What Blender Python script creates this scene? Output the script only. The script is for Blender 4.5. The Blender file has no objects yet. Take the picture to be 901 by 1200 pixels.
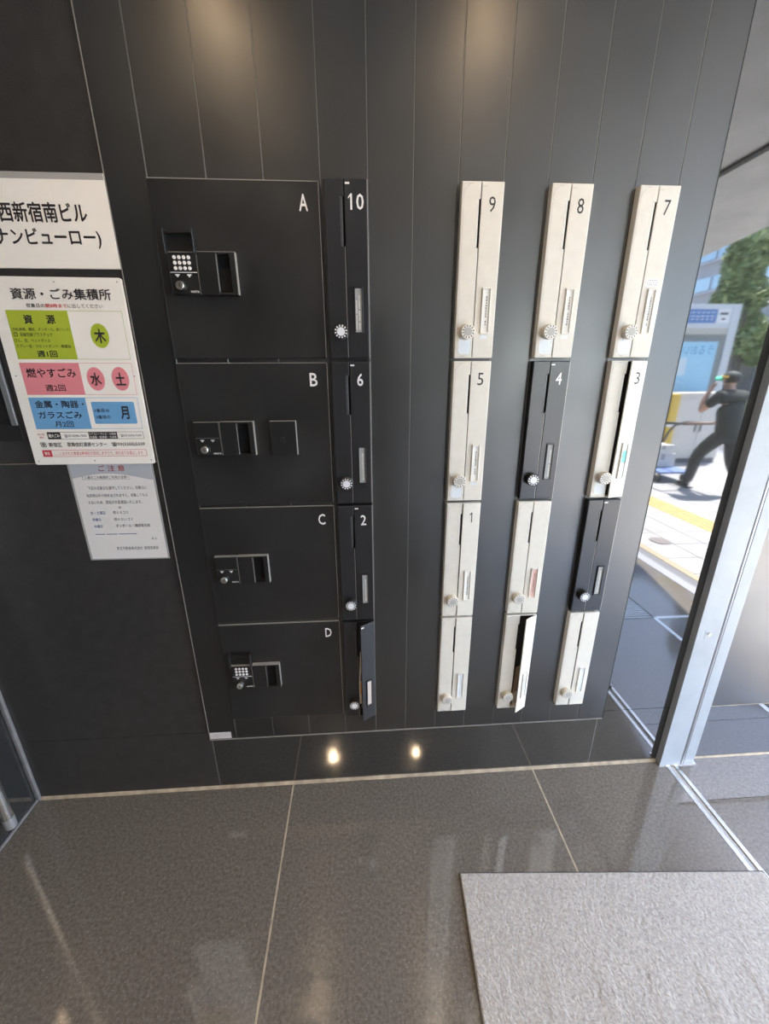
import bpy, bmesh, math, random
from mathutils import Vector, Matrix, noise
random.seed(7)
PI = math.pi
S = bpy.context.scene
COL = S.collection

# ------------------------------------------------------------------ camera, sky, sun, exposure
cam_d = bpy.data.cameras.new('camera'); cam = bpy.data.objects.new('camera', cam_d); COL.objects.link(cam)
cam_d.sensor_fit = 'HORIZONTAL'; cam_d.sensor_width = 36.0; cam_d.lens = 18.802
cam_d.clip_start = 0.02; cam_d.clip_end = 500
_r = Vector((0.998072, -0.061835, -0.005294)); _u = Vector((0.024781, 0.318884, 0.947470)); _w = Vector((0.056898, 0.945775, -0.319802))
cam.matrix_world = Matrix(((_r.x, _u.x, -_w.x, 0.0), (_r.y, _u.y, -_w.y, -1.1693), (_r.z, _u.z, -_w.z, 1.5), (0, 0, 0, 1)))
S.camera = cam

wd = bpy.data.worlds.new('sky'); S.world = wd; wd.use_nodes = True
wn = wd.node_tree; wn.nodes.clear()
wo = wn.nodes.new('ShaderNodeOutputWorld'); wb = wn.nodes.new('ShaderNodeBackground'); ws = wn.nodes.new('ShaderNodeTexSky')
ws.sky_type = 'NISHITA'; ws.sun_disc = False; ws.sun_elevation = math.radians(64); ws.sun_rotation = math.radians(120)
wb.inputs['Strength'].default_value = 1.8
wn.links.new(ws.outputs[0], wb.inputs[0]); wn.links.new(wb.outputs[0], wo.inputs[0])

sun_d = bpy.data.lights.new('sun', 'SUN'); sun = bpy.data.objects.new('sun', sun_d); COL.objects.link(sun)
sun_d.energy = 46.0; sun_d.color = (1.0, 0.97, 0.93); sun_d.angle = math.radians(0.53)
sun.rotation_euler = Vector((-0.36, 0.24, -1.0)).to_track_quat('-Z', 'Y').to_euler()

vs = S.view_settings
vs.view_transform = 'Standard'; vs.look = 'None'; vs.exposure = 0.22; vs.gamma = 1.0; vs.use_curve_mapping = False
try:
    cy = S.cycles
    cy.use_denoising = True; cy.max_bounces = 12; cy.diffuse_bounces = 5; cy.glossy_bounces = 6
    cy.sample_clamp_indirect = 12.0; cy.caustics_reflective = True; cy.blur_glossy = 0.5
except Exception:
    pass

# ------------------------------------------------------------------ helpers
MATS = {}
def mat(name, col, rough=0.5, metal=0.0, ior=1.5, var=0.0, vscale=20.0, rvar=0.0, rscale=6.0, bump=0.0, bscale=200.0, emit=0.0, trans=0.0, speck=None, coat=0.0):
    if name in MATS: return MATS[name]
    m = bpy.data.materials.new(name); m.use_nodes = True; MATS[name] = m
    t = m.node_tree; b = t.nodes['Principled BSDF']
    c = (col[0], col[1], col[2], 1.0)
    b.inputs['Base Color'].default_value = c; b.inputs['Roughness'].default_value = rough
    b.inputs['Metallic'].default_value = metal; b.inputs['IOR'].default_value = ior
    if coat: b.inputs['Coat Weight'].default_value = coat; b.inputs['Coat Roughness'].default_value = 0.08
    if trans: b.inputs['Transmission Weight'].default_value = trans
    if emit:
        b.inputs['Emission Color'].default_value = c; b.inputs['Emission Strength'].default_value = emit
    geo = t.nodes.new('ShaderNodeNewGeometry')
    def nz(scale, detail=4.0):
        n = t.nodes.new('ShaderNodeTexNoise'); n.inputs['Scale'].default_value = scale; n.inputs['Detail'].default_value = detail
        t.links.new(geo.outputs['Position'], n.inputs['Vector']); return n
    last = None
    if var:
        n = nz(vscale); r = t.nodes.new('ShaderNodeValToRGB')
        r.color_ramp.elements[0].position = 0.3; r.color_ramp.elements[1].position = 0.7
        r.color_ramp.elements[0].color = tuple(max(0, x*(1-var)) for x in col)+(1,)
        r.color_ramp.elements[1].color = tuple(min(1, x*(1+var)) for x in col)+(1,)
        t.links.new(n.outputs[0], r.inputs[0]); last = r.outputs[0]
    if speck:
        # flecks of lighter mineral: (colour, scale, threshold, strength)
        sc, ss, th = speck
        n = nz(ss, 2.0); r = t.nodes.new('ShaderNodeValToRGB')
        r.color_ramp.elements[0].position = th; r.color_ramp.elements[1].position = th+0.06
        r.color_ramp.elements[0].color = (0, 0, 0, 1); r.color_ramp.elements[1].color = (1, 1, 1, 1)
        t.links.new(n.outputs[0], r.inputs[0])
        mx = t.nodes.new('ShaderNodeMix'); mx.data_type = 'RGBA'
        t.links.new(r.outputs[0], mx.inputs[0])
        if last: t.links.new(last, mx.inputs[6])
        else: mx.inputs[6].default_value = c
        mx.inputs[7].default_value = tuple(sc)+(1,); last = mx.outputs[2]
    if last: t.links.new(last, b.inputs['Base Color'])
    if rvar:
        n = nz(rscale, 5.0); mr = t.nodes.new('ShaderNodeMapRange')
        mr.inputs[1].default_value = 0.3; mr.inputs[2].default_value = 0.7
        mr.inputs[3].default_value = max(0.0, rough-rvar); mr.inputs[4].default_value = min(1.0, rough+rvar)
        t.links.new(n.outputs[0], mr.inputs[0]); t.links.new(mr.outputs[0], b.inputs['Roughness'])
    if bump:
        n = nz(bscale, 3.0); bp = t.nodes.new('ShaderNodeBump'); bp.inputs['Strength'].default_value = bump; bp.inputs['Distance'].default_value = 0.002
        t.links.new(n.outputs[0], bp.inputs['Height']); t.links.new(bp.outputs[0], b.inputs['Normal'])
    return m

class MB:
    def __init__(s): s.v = []; s.f = []
    def add(s, vs, fs):
        o = len(s.v); s.v += [tuple(v) for v in vs]; s.f += [tuple(i+o for i in f) for f in fs]; return s
    def box(s, x0, x1, y0, y1, z0, z1):
        return s.add([(x0,y0,z0),(x1,y0,z0),(x1,y1,z0),(x0,y1,z0),(x0,y0,z1),(x1,y0,z1),(x1,y1,z1),(x0,y1,z1)],
                     [(0,3,2,1),(4,5,6,7),(0,1,5,4),(1,2,6,5),(2,3,7,6),(3,0,4,7)])
    def prism(s, poly, y0, y1):
        """poly: (x, z) corners counter-clockwise seen from -y; y0 is the near (smaller) face"""
        n = len(poly); vs = [(x, y0, z) for x, z in poly]+[(x, y1, z) for x, z in poly]
        fs = [tuple(range(n)), tuple(range(2*n-1, n-1, -1))]+[(i, i+n, (i+1) % n+n, (i+1) % n) for i in range(n)]
        return s.add(vs, fs)
    def lathe(s, prof, axis, c, n=24):
        """prof: (radius, height) pairs along axis from c"""
        base = len(s.v); a = Vector(axis).normalized(); t = Vector((1,0,0)) if abs(a.x) < .9 else Vector((0,0,1))
        e1 = a.cross(t).normalized(); e2 = a.cross(e1); c = Vector(c)
        for r, h in prof:
            for k in range(n):
                p = c+a*h+(e1*math.cos(2*PI*k/n)+e2*math.sin(2*PI*k/n))*r; s.v.append(tuple(p))
        for j in range(len(prof)-1):
            for k in range(n):
                k2 = (k+1) % n; s.f.append((base+j*n+k, base+j*n+k2, base+(j+1)*n+k2, base+(j+1)*n+k))
        s.f.append(tuple(base+k for k in range(n-1, -1, -1))); m = base+(len(prof)-1)*n; s.f.append(tuple(m+k for k in range(n)))
        return s
    def cyl(s, c, axis, r, h, n=20): return s.lathe([(r, 0), (r, h)], axis, c, n)
    def tube(s, pts, r, n=10):
        pts = [Vector(p) for p in pts]; base = len(s.v); up = Vector((0.13, 0.27, 0.95))
        for i, p in enumerate(pts):
            d = (pts[min(i+1, len(pts)-1)]-pts[max(i-1, 0)]).normalized()
            e1 = d.cross(up).normalized(); e2 = d.cross(e1)
            for k in range(n): s.v.append(tuple(p+(e1*math.cos(2*PI*k/n)+e2*math.sin(2*PI*k/n))*r))
        for j in range(len(pts)-1):
            for k in range(n):
                k2 = (k+1) % n; s.f.append((base+j*n+k, base+j*n+k2, base+(j+1)*n+k2, base+(j+1)*n+k))
        s.f.append(tuple(base+k for k in range(n-1, -1, -1))); m = base+(len(pts)-1)*n; s.f.append(tuple(m+k for k in range(n)))
        return s
    def build(s, name, m, parent=None, bevel=0.0, smooth=False, loc=None, seg=2):
        me = bpy.data.meshes.new(name); me.from_pydata(s.v, [], s.f); me.update()
        bm = bmesh.new(); bm.from_mesh(me); bmesh.ops.recalc_face_normals(bm, faces=bm.faces); bm.to_mesh(me); bm.free()
        me.materials.append(m)
        if smooth:
            for p in me.polygons: p.use_smooth = True
        o = bpy.data.objects.new(name, me); COL.objects.link(o)
        if parent: o.parent = parent
        if loc: o.location = loc
        if bevel:
            b = o.modifiers.new('bevel', 'BEVEL'); b.width = bevel; b.segments = seg; b.limit_method = 'ANGLE'; b.angle_limit = math.radians(35)
        return o

def root(name, loc, rz=0.0, rot=None):
    o = bpy.data.objects.new(name, None); COL.objects.link(o); o.location = loc; o.empty_display_size = 0.05
    o.rotation_euler = rot if rot else (0, 0, rz); return o
def tag(o, label=None, cat=None, group=None, kind=None):
    if label: o['label'] = label
    if cat: o['category'] = cat
    if group: o['group'] = group
    if kind: o['kind'] = kind
    return o
def copy_part(o, parent, loc=None):
    c = o.copy(); COL.objects.link(c); c.parent = parent
    if loc is not None: c.location = loc
    return c
def rrect(x0, x1, z0, z1, r, corners=(1, 1, 1, 1), n=6):
    """rounded rectangle, corners BL BR TR TL"""
    out = []
    for (cx, cz, a0, on) in ((x0+r, z0+r, PI, corners[0]), (x1-r, z0+r, 1.5*PI, corners[1]), (x1-r, z1-r, 0, corners[2]), (x0+r, z1-r, .5*PI, corners[3])):
        if on: out += [(cx+r*math.cos(a0+k*PI/2/n), cz+r*math.sin(a0+k*PI/2/n)) for k in range(n+1)]
        else: out.append((x0 if cx < (x0+x1)/2 else x1, z0 if cz < (z0+z1)/2 else z1))
    return out
def text(parent, name, body, x0, x1, z0, z1, y, m, bold=0.0, keep=False, flip=False, rot90=False):
    """flat print: the words fitted into the box x0..x1, z0..z1 of the plane at y, facing -y"""
    c = bpy.data.curves.new(name, 'FONT'); c.body = body; c.resolution_u = 2
    t = bpy.data.objects.new(name, c); me = bpy.data.meshes.new_from_object(t); bpy.data.objects.remove(t); bpy.data.curves.remove(c)
    if bold:   # heavier strokes: the same outlines laid down again, shifted by the extra weight
        vs0 = [v.co.copy() for v in me.vertices]; fs0 = [tuple(q.vertices) for q in me.polygons]; nv = len(vs0); V2 = []; F2 = []
        for dx, dy in ((-1, 0), (1, 0), (0, -1), (0, 1)):
            o_ = len(V2); V2 += [(w.x+dx*bold, w.y+dy*bold, 0.00003*(1+len(V2)//nv)) for w in vs0]; F2 += [tuple(i+o_ for i in q) for q in fs0]
        me.clear_geometry(); me.from_pydata(V2, [], F2)
    xs = [v.co.x for v in me.vertices]; ys = [v.co.y for v in me.vertices]
    ax, bx, ay, by = min(xs), max(xs), min(ys), max(ys)
    sx = (x1-x0)/(bx-ax); sz = (z1-z0)/(by-ay)
    if keep: sx = sz = min(sx, sz)
    ox = (x0+x1)/2-sx*(ax+bx)/2; oz = (z0+z1)/2-sz*(ay+by)/2
    for v in me.vertices: v.co = (ox+v.co.x*sx, y-v.co.z, oz+v.co.y*sz)
    me.name = name; me.materials.clear(); me.materials.append(m); me.update()
    o = bpy.data.objects.new(name, me); COL.objects.link(o); o.parent = parent; return o
def patch(parent, name, x0, x1, z0, z1, y, m, r=0.0, th=0.0002):
    b = MB()
    if r: b.prism(rrect(x0, x1, z0, z1, r), y-th, y)
    else: b.box(x0, x1, y-th, y, z0, z1)
    return b.build(name, m, parent)
def disc(parent, name, cx, cz, rx, rz, y, m, th=0.0002, n=32):
    return MB().prism([(cx+rx*math.cos(2*PI*k/n), cz+rz*math.sin(2*PI*k/n)) for k in range(n)], y-th, y).build(name, m, parent)

# ------------------------------------------------------------------ materials
GRANITE = mat('polished_black_granite', (0.024, 0.0235, 0.023), 0.03, ior=2.2, var=0.25, vscale=60, speck=((0.07, 0.066, 0.06), 420, 0.62))
HONED = mat('honed_black_granite', (0.036, 0.033, 0.031), 0.30, ior=1.55, var=0.2, vscale=25, speck=((0.09, 0.085, 0.08), 420, 0.64))
GFLOOR = mat('black_granite_floor', (0.138, 0.118, 0.094), 0.07, ior=1.9, var=0.28, vscale=110, rvar=0.03, rscale=9, speck=((0.24, 0.21, 0.172), 190, 0.63))
PANEL = mat('black_satin_panel', (0.0055, 0.0055, 0.006), 0.38, ior=2.0, var=0.25, vscale=7, rvar=0.06, rscale=5)
SEAMGLINT = mat('painted_seam_highlight', (0.19, 0.185, 0.175), 0.4, metal=0.3)  # pale tone stands in for light reflected along the board seams
BACKING = mat('dark_backing', (0.008, 0.008, 0.008), 0.7)
EDGE = mat('pale_metal_edge', (0.34, 0.32, 0.29), 0.4, metal=0.3)
EDGEGLINT = mat('painted_edge_highlight', (0.42, 0.40, 0.37), 0.35, metal=0.4)  # pale tone stands in for light caught on top and right edges
SEALANT = mat('cream_sealant', (0.37, 0.295, 0.20), 0.7, var=0.25, vscale=30)
GREYSEAL = mat('grey_sealant', (0.17, 0.155, 0.15), 0.6, var=0.2, vscale=25)
CREAM = mat('cream_paint', (0.67, 0.63, 0.555), 0.38, ior=1.45, var=0.03, vscale=40)
CREAMLIGHT = mat('cream_plastic', (0.72, 0.69, 0.63), 0.33)
BLACKBOX = mat('black_box_paint', (0.017, 0.017, 0.019), 0.30, ior=1.6)
BLACKPL = mat('black_plastic', (0.014, 0.014, 0.014), 0.28, ior=1.6)
BOXSHADE = mat('painted_interior_shade', (0.02, 0.02, 0.022), 0.6)  # near-black tone paints the shade inside the boxes
LOCKER = mat('locker_door_black', (0.018, 0.0175, 0.017), 0.36, ior=1.6, var=0.35, vscale=6, rvar=0.05, rscale=6)
WHITEPRINT = mat('white_print', (0.82, 0.80, 0.78), 0.5)
BLACKPRINT = mat('black_print', (0.02, 0.018, 0.018), 0.5)
GREYDISC = mat('grey_dial_cap', (0.42, 0.40, 0.37), 0.4)
SILVERDISC = mat('silver_dial_cap', (0.72, 0.72, 0.75), 0.35)
CHROME = mat('lock_metal', (0.62, 0.60, 0.55), 0.28, metal=0.9)
PALEBLUE = mat('pale_blue', (0.70, 0.73, 0.75), 0.4)
CARD = mat('name_card_paper', (0.74, 0.73, 0.69), 0.6)
CARDDARK = mat('grey_name_card', (0.33, 0.335, 0.32), 0.45)
CARDPINK = mat('pink_name_card', (0.66, 0.42, 0.36), 0.6)
ALU = mat('grey_aluminium_paint', (0.35, 0.37, 0.39), 0.42, ior=1.5, var=0.06, vscale=14)
BEADM = mat('dark_gasket_bead', (0.42, 0.43, 0.46), 0.3, metal=0.5)
STEEL = mat('brushed_steel', (0.68, 0.68, 0.67), 0.25, metal=0.95, var=0.08, vscale=60)
PAPER = mat('aged_white_paper', (0.90, 0.845, 0.77), 0.55, var=0.03, vscale=8)
LAMINATE = mat('grey_laminate_strip', (0.40, 0.38, 0.36), 0.3)
MATFIB = mat('grey_carpet_mat', (0.39, 0.355, 0.31), 0.95, var=0.22, vscale=160, bump=0.5, bscale=500)
MATEDGE = mat('rubber_mat_edge', (0.05, 0.046, 0.042), 0.8)
CEILM = mat('ceiling_board', (0.42, 0.41, 0.39), 0.8, var=0.04, vscale=3)
EXTPANEL = mat('black_satin_panel', (0.0055, 0.0055, 0.006), 0.38, ior=2.0, var=0.25, vscale=7, rvar=0.06, rscale=5)

# ------------------------------------------------------------------ the setting
# --- lobby floor: granite tiles with sealed joints
fl = tag(root('floor', (0, 0, 0)), kind='structure')
tag(fl, 'polished black granite lobby floor with cream joints', 'floor')
MB().box(-1.243, 1.205, -3.6, 0.0, -0.06, -0.012).build('screed', BACKING, fl)
FX = [-1.243, -0.290, 0.660, 1.203]; FY = [0.0, -1.15, -2.35, -3.6]
for i in range(3):
    for j in range(3):
        MB().box(FX[i]+(0.003 if i else 0), FX[i+1]-(0.003 if i < 2 else 0), FY[j+1]+0.003, FY[j]-(0.003 if j else 0), -0.012, 0.0).build('floor_tile', GFLOOR, fl)
for i in (1, 2): MB().box(FX[i]-0.003, FX[i]+0.003, -3.6, 0.0, -0.012, -0.0004).build('joint', SEALANT, fl)
for j in (1, 2): MB().box(-1.243, 1.203, FY[j]-0.003, FY[j]+0.003, -0.012, -0.0004).build('joint', SEALANT, fl)
t1 = tag(root('trim_1', (0, 0, 0)), kind='structure')
def bead(name, a, b, w, h, m, parent):
    """a sealant fillet along the foot of a wall from a to b, w out over the floor and h up the wall"""
    a = Vector(a); b = Vector(b); d = (b-a).normalized(); out = Vector((d.y, -d.x, 0)); n = 24; v = []; f = []
    for k in range(n+1):
        p = a.lerp(b, k/n); j = 1+0.22*noise.noise(p*9)
        v += [tuple(p), tuple(p+out*w*j), tuple(p+out*w*0.55*j+Vector((0, 0, h*0.45))), tuple(p+Vector((0, 0, h*j)))]
    for k in range(n):
        for q in range(4): f.append((4*k+q, 4*k+(q+1) % 4, 4*k+4+(q+1) % 4, 4*k+4+q))
    f += [(0, 1, 2, 3), (4*n+3, 4*n+2, 4*n+1, 4*n)]
    return MB().add(v, f).build(name, m, parent, smooth=False)
bead('sealant', (-1.243, 0, 0), (1.18, 0, 0), 0.010, 0.007, SEALANT, t1)
bead('sealant', (1.327, 0, -0.001), (2.38, 0, -0.001), 0.006, 0.005, SEALANT, t1)

# --- wall with the mailboxes: granite slabs
wb_ = tag(root('wall_back', (0, 0, 0)), 'polished black granite wall behind the mailboxes', 'wall', kind='structure')
MB().box(-1.35, 2.40, 0.022, 0.12, -0.05, 2.75).build('substrate', BACKING, wb_)
G = 0.0011
for x0, x1, z0, z1 in ((-1.243, -0.570, 0, 0.272), (-1.243, -0.570, 0.272, 1.273), (-1.243, -0.570, 1.273, 2.273), (-1.243, -0.570, 2.273, 2.62),
                       (-0.570, 0.895, 0, 0.272), (0.895, 1.330, 0, 0.272), (0.895, 1.330, 0.272, 2.62), (1.330, 2.38, 0, 0.272), (-0.570, 0.895, 0.272, 2.62)):
    MB().box(x0+G, x1-G, 0.0, 0.02, z0+(G if z0 else 0), z1-G).build('granite_slab', HONED if x1 < -0.5 else GRANITE, wb_)
MB().box(-1.243, -0.570, 0.0015, 0.02, 1.2719, 1.2741).build('joint', SEALANT, wb_)
for x in (-0.570, 0.895): MB().box(x-G, x+G, -0.0004, 0.02, 0.0, 0.243).build('joint', GREYSEAL, wb_)
MB().box(1.331, 2.38, -0.006, 0.02, 0.2735, 2.62).build('exterior_panel', EXTPANEL, wb_)
MB().box(1.331, 2.38, -0.007, 0.02, 0.2715, 0.2735).build('joint', SEALANT, wb_)

# --- panelling of upright black boards that carries the mailboxes
wp = tag(root('wall_panelling', (0, 0, 0)), 'satin black upright boards that carry mailboxes and lockers', 'wall', kind='structure')
PX = [-0.573, -0.477, -0.343, -0.211, -0.078, 0.035, 0.1445, 0.255, 0.366, 0.477, 0.588, 0.698, 0.810, 0.909]
ZB = 0.243
MB().box(-0.573, 0.909, -0.0012, 0.0, ZB, 2.6).build('backing', BACKING, wp)
for x in PX[1:-1]: MB().box(x-0.0008, x+0.0008, -0.0043, -0.0012, ZB, 2.6).build('seam_highlight', SEAMGLINT, wp)  # thin pale strips draw the reflected highlights in the seams
for i in range(len(PX)-1):
    g0 = 0.0 if i == 0 else 0.0008; g1 = 0.0 if i == len(PX)-2 else 0.0008
    MB().box(PX[i]+g0, PX[i+1]-g1, -0.0050, -0.0012, ZB, 2.6).build('board', PANEL, wp, bevel=0.0010, seg=1)
MB().box(-0.5750, -0.5732, -0.006, 0.0, ZB, 2.6).build('edge_strip', EDGE, wp)
MB().box(-0.5750, 0.9090, -0.007, 0.0, ZB-0.0028, ZB-0.0002).build('edge_strip', EDGE, wp)
MB().box(0.9090, 0.9125, -0.004, 0.0, ZB-0.002, 2.6).build('edge_strip', BACKING, wp)

# --- left wall, rear wall, ceiling
wl = tag(root('wall_left', (0, 0, 0)), kind='structure')
MB().box(-1.35, -1.265, -3.6, 0.1, -0.05, 2.75).build('substrate', BACKING, wl)
for y0, y1 in ((-1.1, 0.0), (-2.3, -1.1), (-3.6, -2.3)):
    MB().box(-1.265, -1.243, y0+G, y1-G, 0, 2.62).build('granite_slab', GRANITE, wl)
t2 = tag(root('trim_2', (0, 0, 0)), kind='structure')
MB().prism([(-1.243, 0.0), (-1.229, 0.0), (-1.229, 2.6), (-1.243, 2.6)], -0.013, 0.0).build('corner_sealant', GREYSEAL, t2, bevel=0.003)
MB().box(-1.243, -1.2335, -3.6, 0.0, 0.0, 0.009).build('foot_sealant', GREYSEAL, t2, bevel=0.003)
wr = tag(root('wall_rear', (0, 0, 0)), kind='structure')
MB().box(-1.35, 1.30, -3.72, -3.6, -0.05, 2.75).build('plaster', mat('dark_plaster', (0.16, 0.15, 0.14), 0.7), wr)
ce = tag(root('ceiling', (0, 0, 0)), kind='structure')
MB().box(-1.35, 1.25, -3.72, 0.12, 2.6, 2.72).build('ceiling_board', CEILM, ce)
so = tag(root('ceiling_soffit', (0, 0, 0)), kind='structure')
SOFF = mat('fair_faced_concrete', (0.62, 0.63, 0.63), 0.75, var=0.12, vscale=3, bump=0.2, bscale=40)
_b = MB(); _p = [(1.25, 0.12), (1.25, -7.2), (4.30, -7.2), (2.70, 0.12)]
_b.add([(x, y, 2.6) for x, y in _p]+[(x, y, 2.9) for x, y in _p], [(0, 1, 2, 3), (7, 6, 5, 4)]+[(i, i+4, (i+1) % 4+4, (i+1) % 4) for i in range(4)])
_b.build('soffit_slab', SOFF, so)
MB().box(2.085, 2.125, -7.2, 0.1, 2.585, 2.6).build('soffit_joint', BACKING, so)
# street front of the lobby beyond the open doorway
wf = tag(root('wall_right', (0, 0, 0)), kind='structure')
MB().box(1.20, 1.34, -7.2, -2.75, -0.05, 2.6).build('granite_facing', GRANITE, wf)

# --- sliding door post against the wall
dp = tag(root('door_1', (1.18, 0, 0)), 'grey aluminium sliding door post against the granite wall', 'door frame', kind='structure')
MB().box(0.0, 0.086, -0.026, 0.0, 0.001, 2.6).build('post', ALU, dp, bevel=0.0015)
MB().box(0.104, 0.147, -0.022, 0.0, 0.001, 2.6).build('stop', ALU, dp, bevel=0.0015)
MB().box(0.086, 0.104, -0.012, 0.0, 0.001, 2.6).build('rebate', BLACKPL, dp)
MB().tube([(0.095, -0.018, 0.001), (0.095, -0.018, 2.6)], 0.0075, 12).build('gasket', BEADM, dp, smooth=True)
lk = MB().box(0.030, 0.056, -0.0268, -0.026, 0.603, 0.640).build('lock_plate', ALU, dp, bevel=0.0003, seg=1)
MB().cyl((0.045, -0.0268, 0.624), (0, -1, 0), 0.0062, 0.003, 16).build('lock_cylinder', CHROME, lk)
MB().box(-0.004, 0.150, -0.030, 0.0, -0.0005, 0.004).build('base_plate', STEEL, dp)

# --- floor track of the sliding door
tk = tag(root('door_track', (1.203, 0, 0)), 'polished steel floor track of the sliding entrance door', 'door track')
MB().box(0.001, 0.016, -3.6, -0.012, -0.012, 0.0012).build('rail', STEEL, tk, bevel=0.0005, seg=1)
MB().box(0.034, 0.049, -3.6, -0.012, -0.012, 0.0012).build('rail', STEEL, tk, bevel=0.0005, seg=1)
MB().box(0.016, 0.034, -3.6, -0.012, -0.012, -0.003).build('channel', mat('dull_track_channel', (0.40, 0.39, 0.37), 0.5, metal=0.3), tk)

# --- entrance apron outside the door, granite again
ap = tag(root('floor_apron', (0, 0, 0)), kind='structure')
MB().box(1.253, 2.38, -7.2, 0.02, -0.06, -0.014).build('screed', BACKING, ap)
AX = [1.253, 1.89, 2.38]; AY = [0.0, -0.172, -0.98, -1.9, -2.9, -3.9, -4.9, -5.9, -7.2]
for i in range(2):
    for j in range(len(AY)-1):
        if i == 0 and j == 2:
            MB().box(AX[i]+0.001, 1.44, AY[j+1]+0.001, AY[j]-0.001, -0.014, -0.001).build('apron_tile', GFLOOR, ap)
            MB().box(1.44, AX[i+1]-0.01, AY[j+1]+0.001, -1.5, -0.014, -0.001).build('apron_tile', GFLOOR, ap)
        else:
            MB().box(AX[i]+0.001, AX[i+1]-0.001, AY[j+1]+0.001, AY[j]-0.001, -0.014, -0.001).build('apron_tile', GFLOOR, ap)
gr = tag(root('drain_grate', (1.44, -1.5, -0.010)), 'steel slatted drain grate set in the entrance apron', 'grate')
MB().box(0, 0.44, 0, 0.008, -0.002, 0.012).build('grate_edge', STEEL, gr); MB().box(0, 0.44, 0.507, 0.515, -0.002, 0.012).build('grate_edge', STEEL, gr)
MB().box(0, 0.44, 0, 0.515, -0.014, -0.012).build('grate_sump', BACKING, gr)
sl = None
for k in range(24):
    if sl is None: sl = MB().box(0.0, 0.44, 0.012, 0.0205, -0.002, 0.012).build('slat', STEEL, gr)
    else: copy_part(sl, gr, (0, 0.0205*k, 0))
tr = tag(root('metal_edging', (1.89, -0.98, -0.001)), 'bright metal edging strips around the apron corner', 'edging')
MB().box(-0.012, 0.012, 0.0, 0.97, -0.006, 0.0014).build('strip', STEEL, tr)
MB().box(0.012, 0.48, -0.012, 0.012, -0.006, 0.0014).build('strip', STEEL, tr)

# --- pavement beyond
pv = tag(root('pavement', (0, 0, 0)), 'sunlit pale stone pavement with yellow tactile tiles', 'pavement', kind='structure')
PAVE = mat('pale_paving_stone', (0.33, 0.325, 0.32), 0.8, var=0.12, vscale=5, speck=((0.21, 0.205, 0.20), 120, 0.60))
TACT = mat('yellow_tactile_tile', (0.54, 0.37, 0.15), 0.8, var=0.1, vscale=30)
KPALE = mat('pale_kerb_stone', (0.26, 0.27, 0.30), 0.6); KDARK = mat('dark_kerb_strip', (0.13, 0.13, 0.14), 0.7); KTAN = mat('tan_kerb_strip', (0.33, 0.27, 0.18), 0.8)
MB().box(2.38, 7.3, -14, 6, -0.2, -0.03).build('bedding', mat('mortar_bed', (0.12, 0.115, 0.11), 0.9), pv)
MB().box(2.38, 2.466, -14, 6, -0.03, 0.001).build('kerb_stone', KPALE, pv)
MB().box(2.466, 2.474, -14, 6, -0.03, 0.003).build('kerb_line', KPALE, pv)
MB().box(2.474, 2.555, -14, 6, -0.03, -0.002).build('kerb_gutter', KDARK, pv)
MB().box(2.555, 2.620, -14, 6, -0.03, 0.001).build('kerb_lip', KTAN, pv)
P = 0.29; ps = None; tt = None; far = MB(); nslab = 0
xs = [2.62+P*i for i in range(3)]+[3.78+P*i for i in range(12)]
for i, x in enumerate(xs):
    for j in range(-44, 20):
        y = P*j-0.09
        near = (-5.6 < y < -0.6) and x < 7.3 and nslab < 300 and x < 5.5
        if near:
            nslab += 1
            if ps is None: ps = MB().box(0.003, P-0.003, 0.003, P-0.003, -0.03, 0.0).build('paving_slab', PAVE, pv, bevel=0.002, seg=1); ps.location = (x, y, 0)
            else: copy_part(ps, pv, (x, y, 0))
        else: far.box(x+0.002, x+P-0.002, y+0.002, y+P-0.002, -0.03, 0.0)
tag(far.build('distant_slabs', PAVE, pv), kind='stuff')
tfar = MB()
for j in range(-44, 20):
    y = P*j-0.09
    b = MB() if -6 < y < -0.6 else tfar
    b.box(3.492, 3.778, y+0.002, y+P-0.002, -0.03, 0.0)
    for k in range(4): b.box(3.525+0.065*k, 3.560+0.065*k, y+0.02, y+P-0.02, 0.0, 0.005)
    if b is not tfar:
        if tt is None: tt = b.build('tactile_tile', TACT, pv); tt_y = y
        else: copy_part(tt, pv, (0, y-tt_y, 0))
tag(tfar.build('distant_tactile', TACT, pv), kind='stuff')
mh = tag(root('manhole_cover', (2.83, -2.20, 0.0)), 'small round pinkish manhole cover in pale paving', 'manhole')
MB().cyl((0, 0, 0.0005), (0, 0, 1), 0.088, 0.003, 24).build('rim', KDARK, mh)
MB().cyl((0, 0, 0.0035), (0, 0, 1), 0.078, 0.002, 24).build('lid', mat('rusty_iron_lid', (0.17, 0.145, 0.14), 0.7, var=0.3, vscale=60), mh)
rd = tag(root('road', (0, 0, 0)), 'grey asphalt road beyond the pavement', 'road', kind='structure')
MB().box(7.3, 7.46, -90, 40, -0.3, 0.0).build('road_kerb', KPALE, rd)
MB().box(7.46, 22.0, -90, 40, -0.3, -0.12).build('asphalt', mat('asphalt', (0.14, 0.14, 0.145), 0.9, var=0.15, vscale=8), rd)
MB().box(22.0, 60.0, -90, 40, -0.3, 0.0).build('far_pavement', PAVE, rd)

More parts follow.
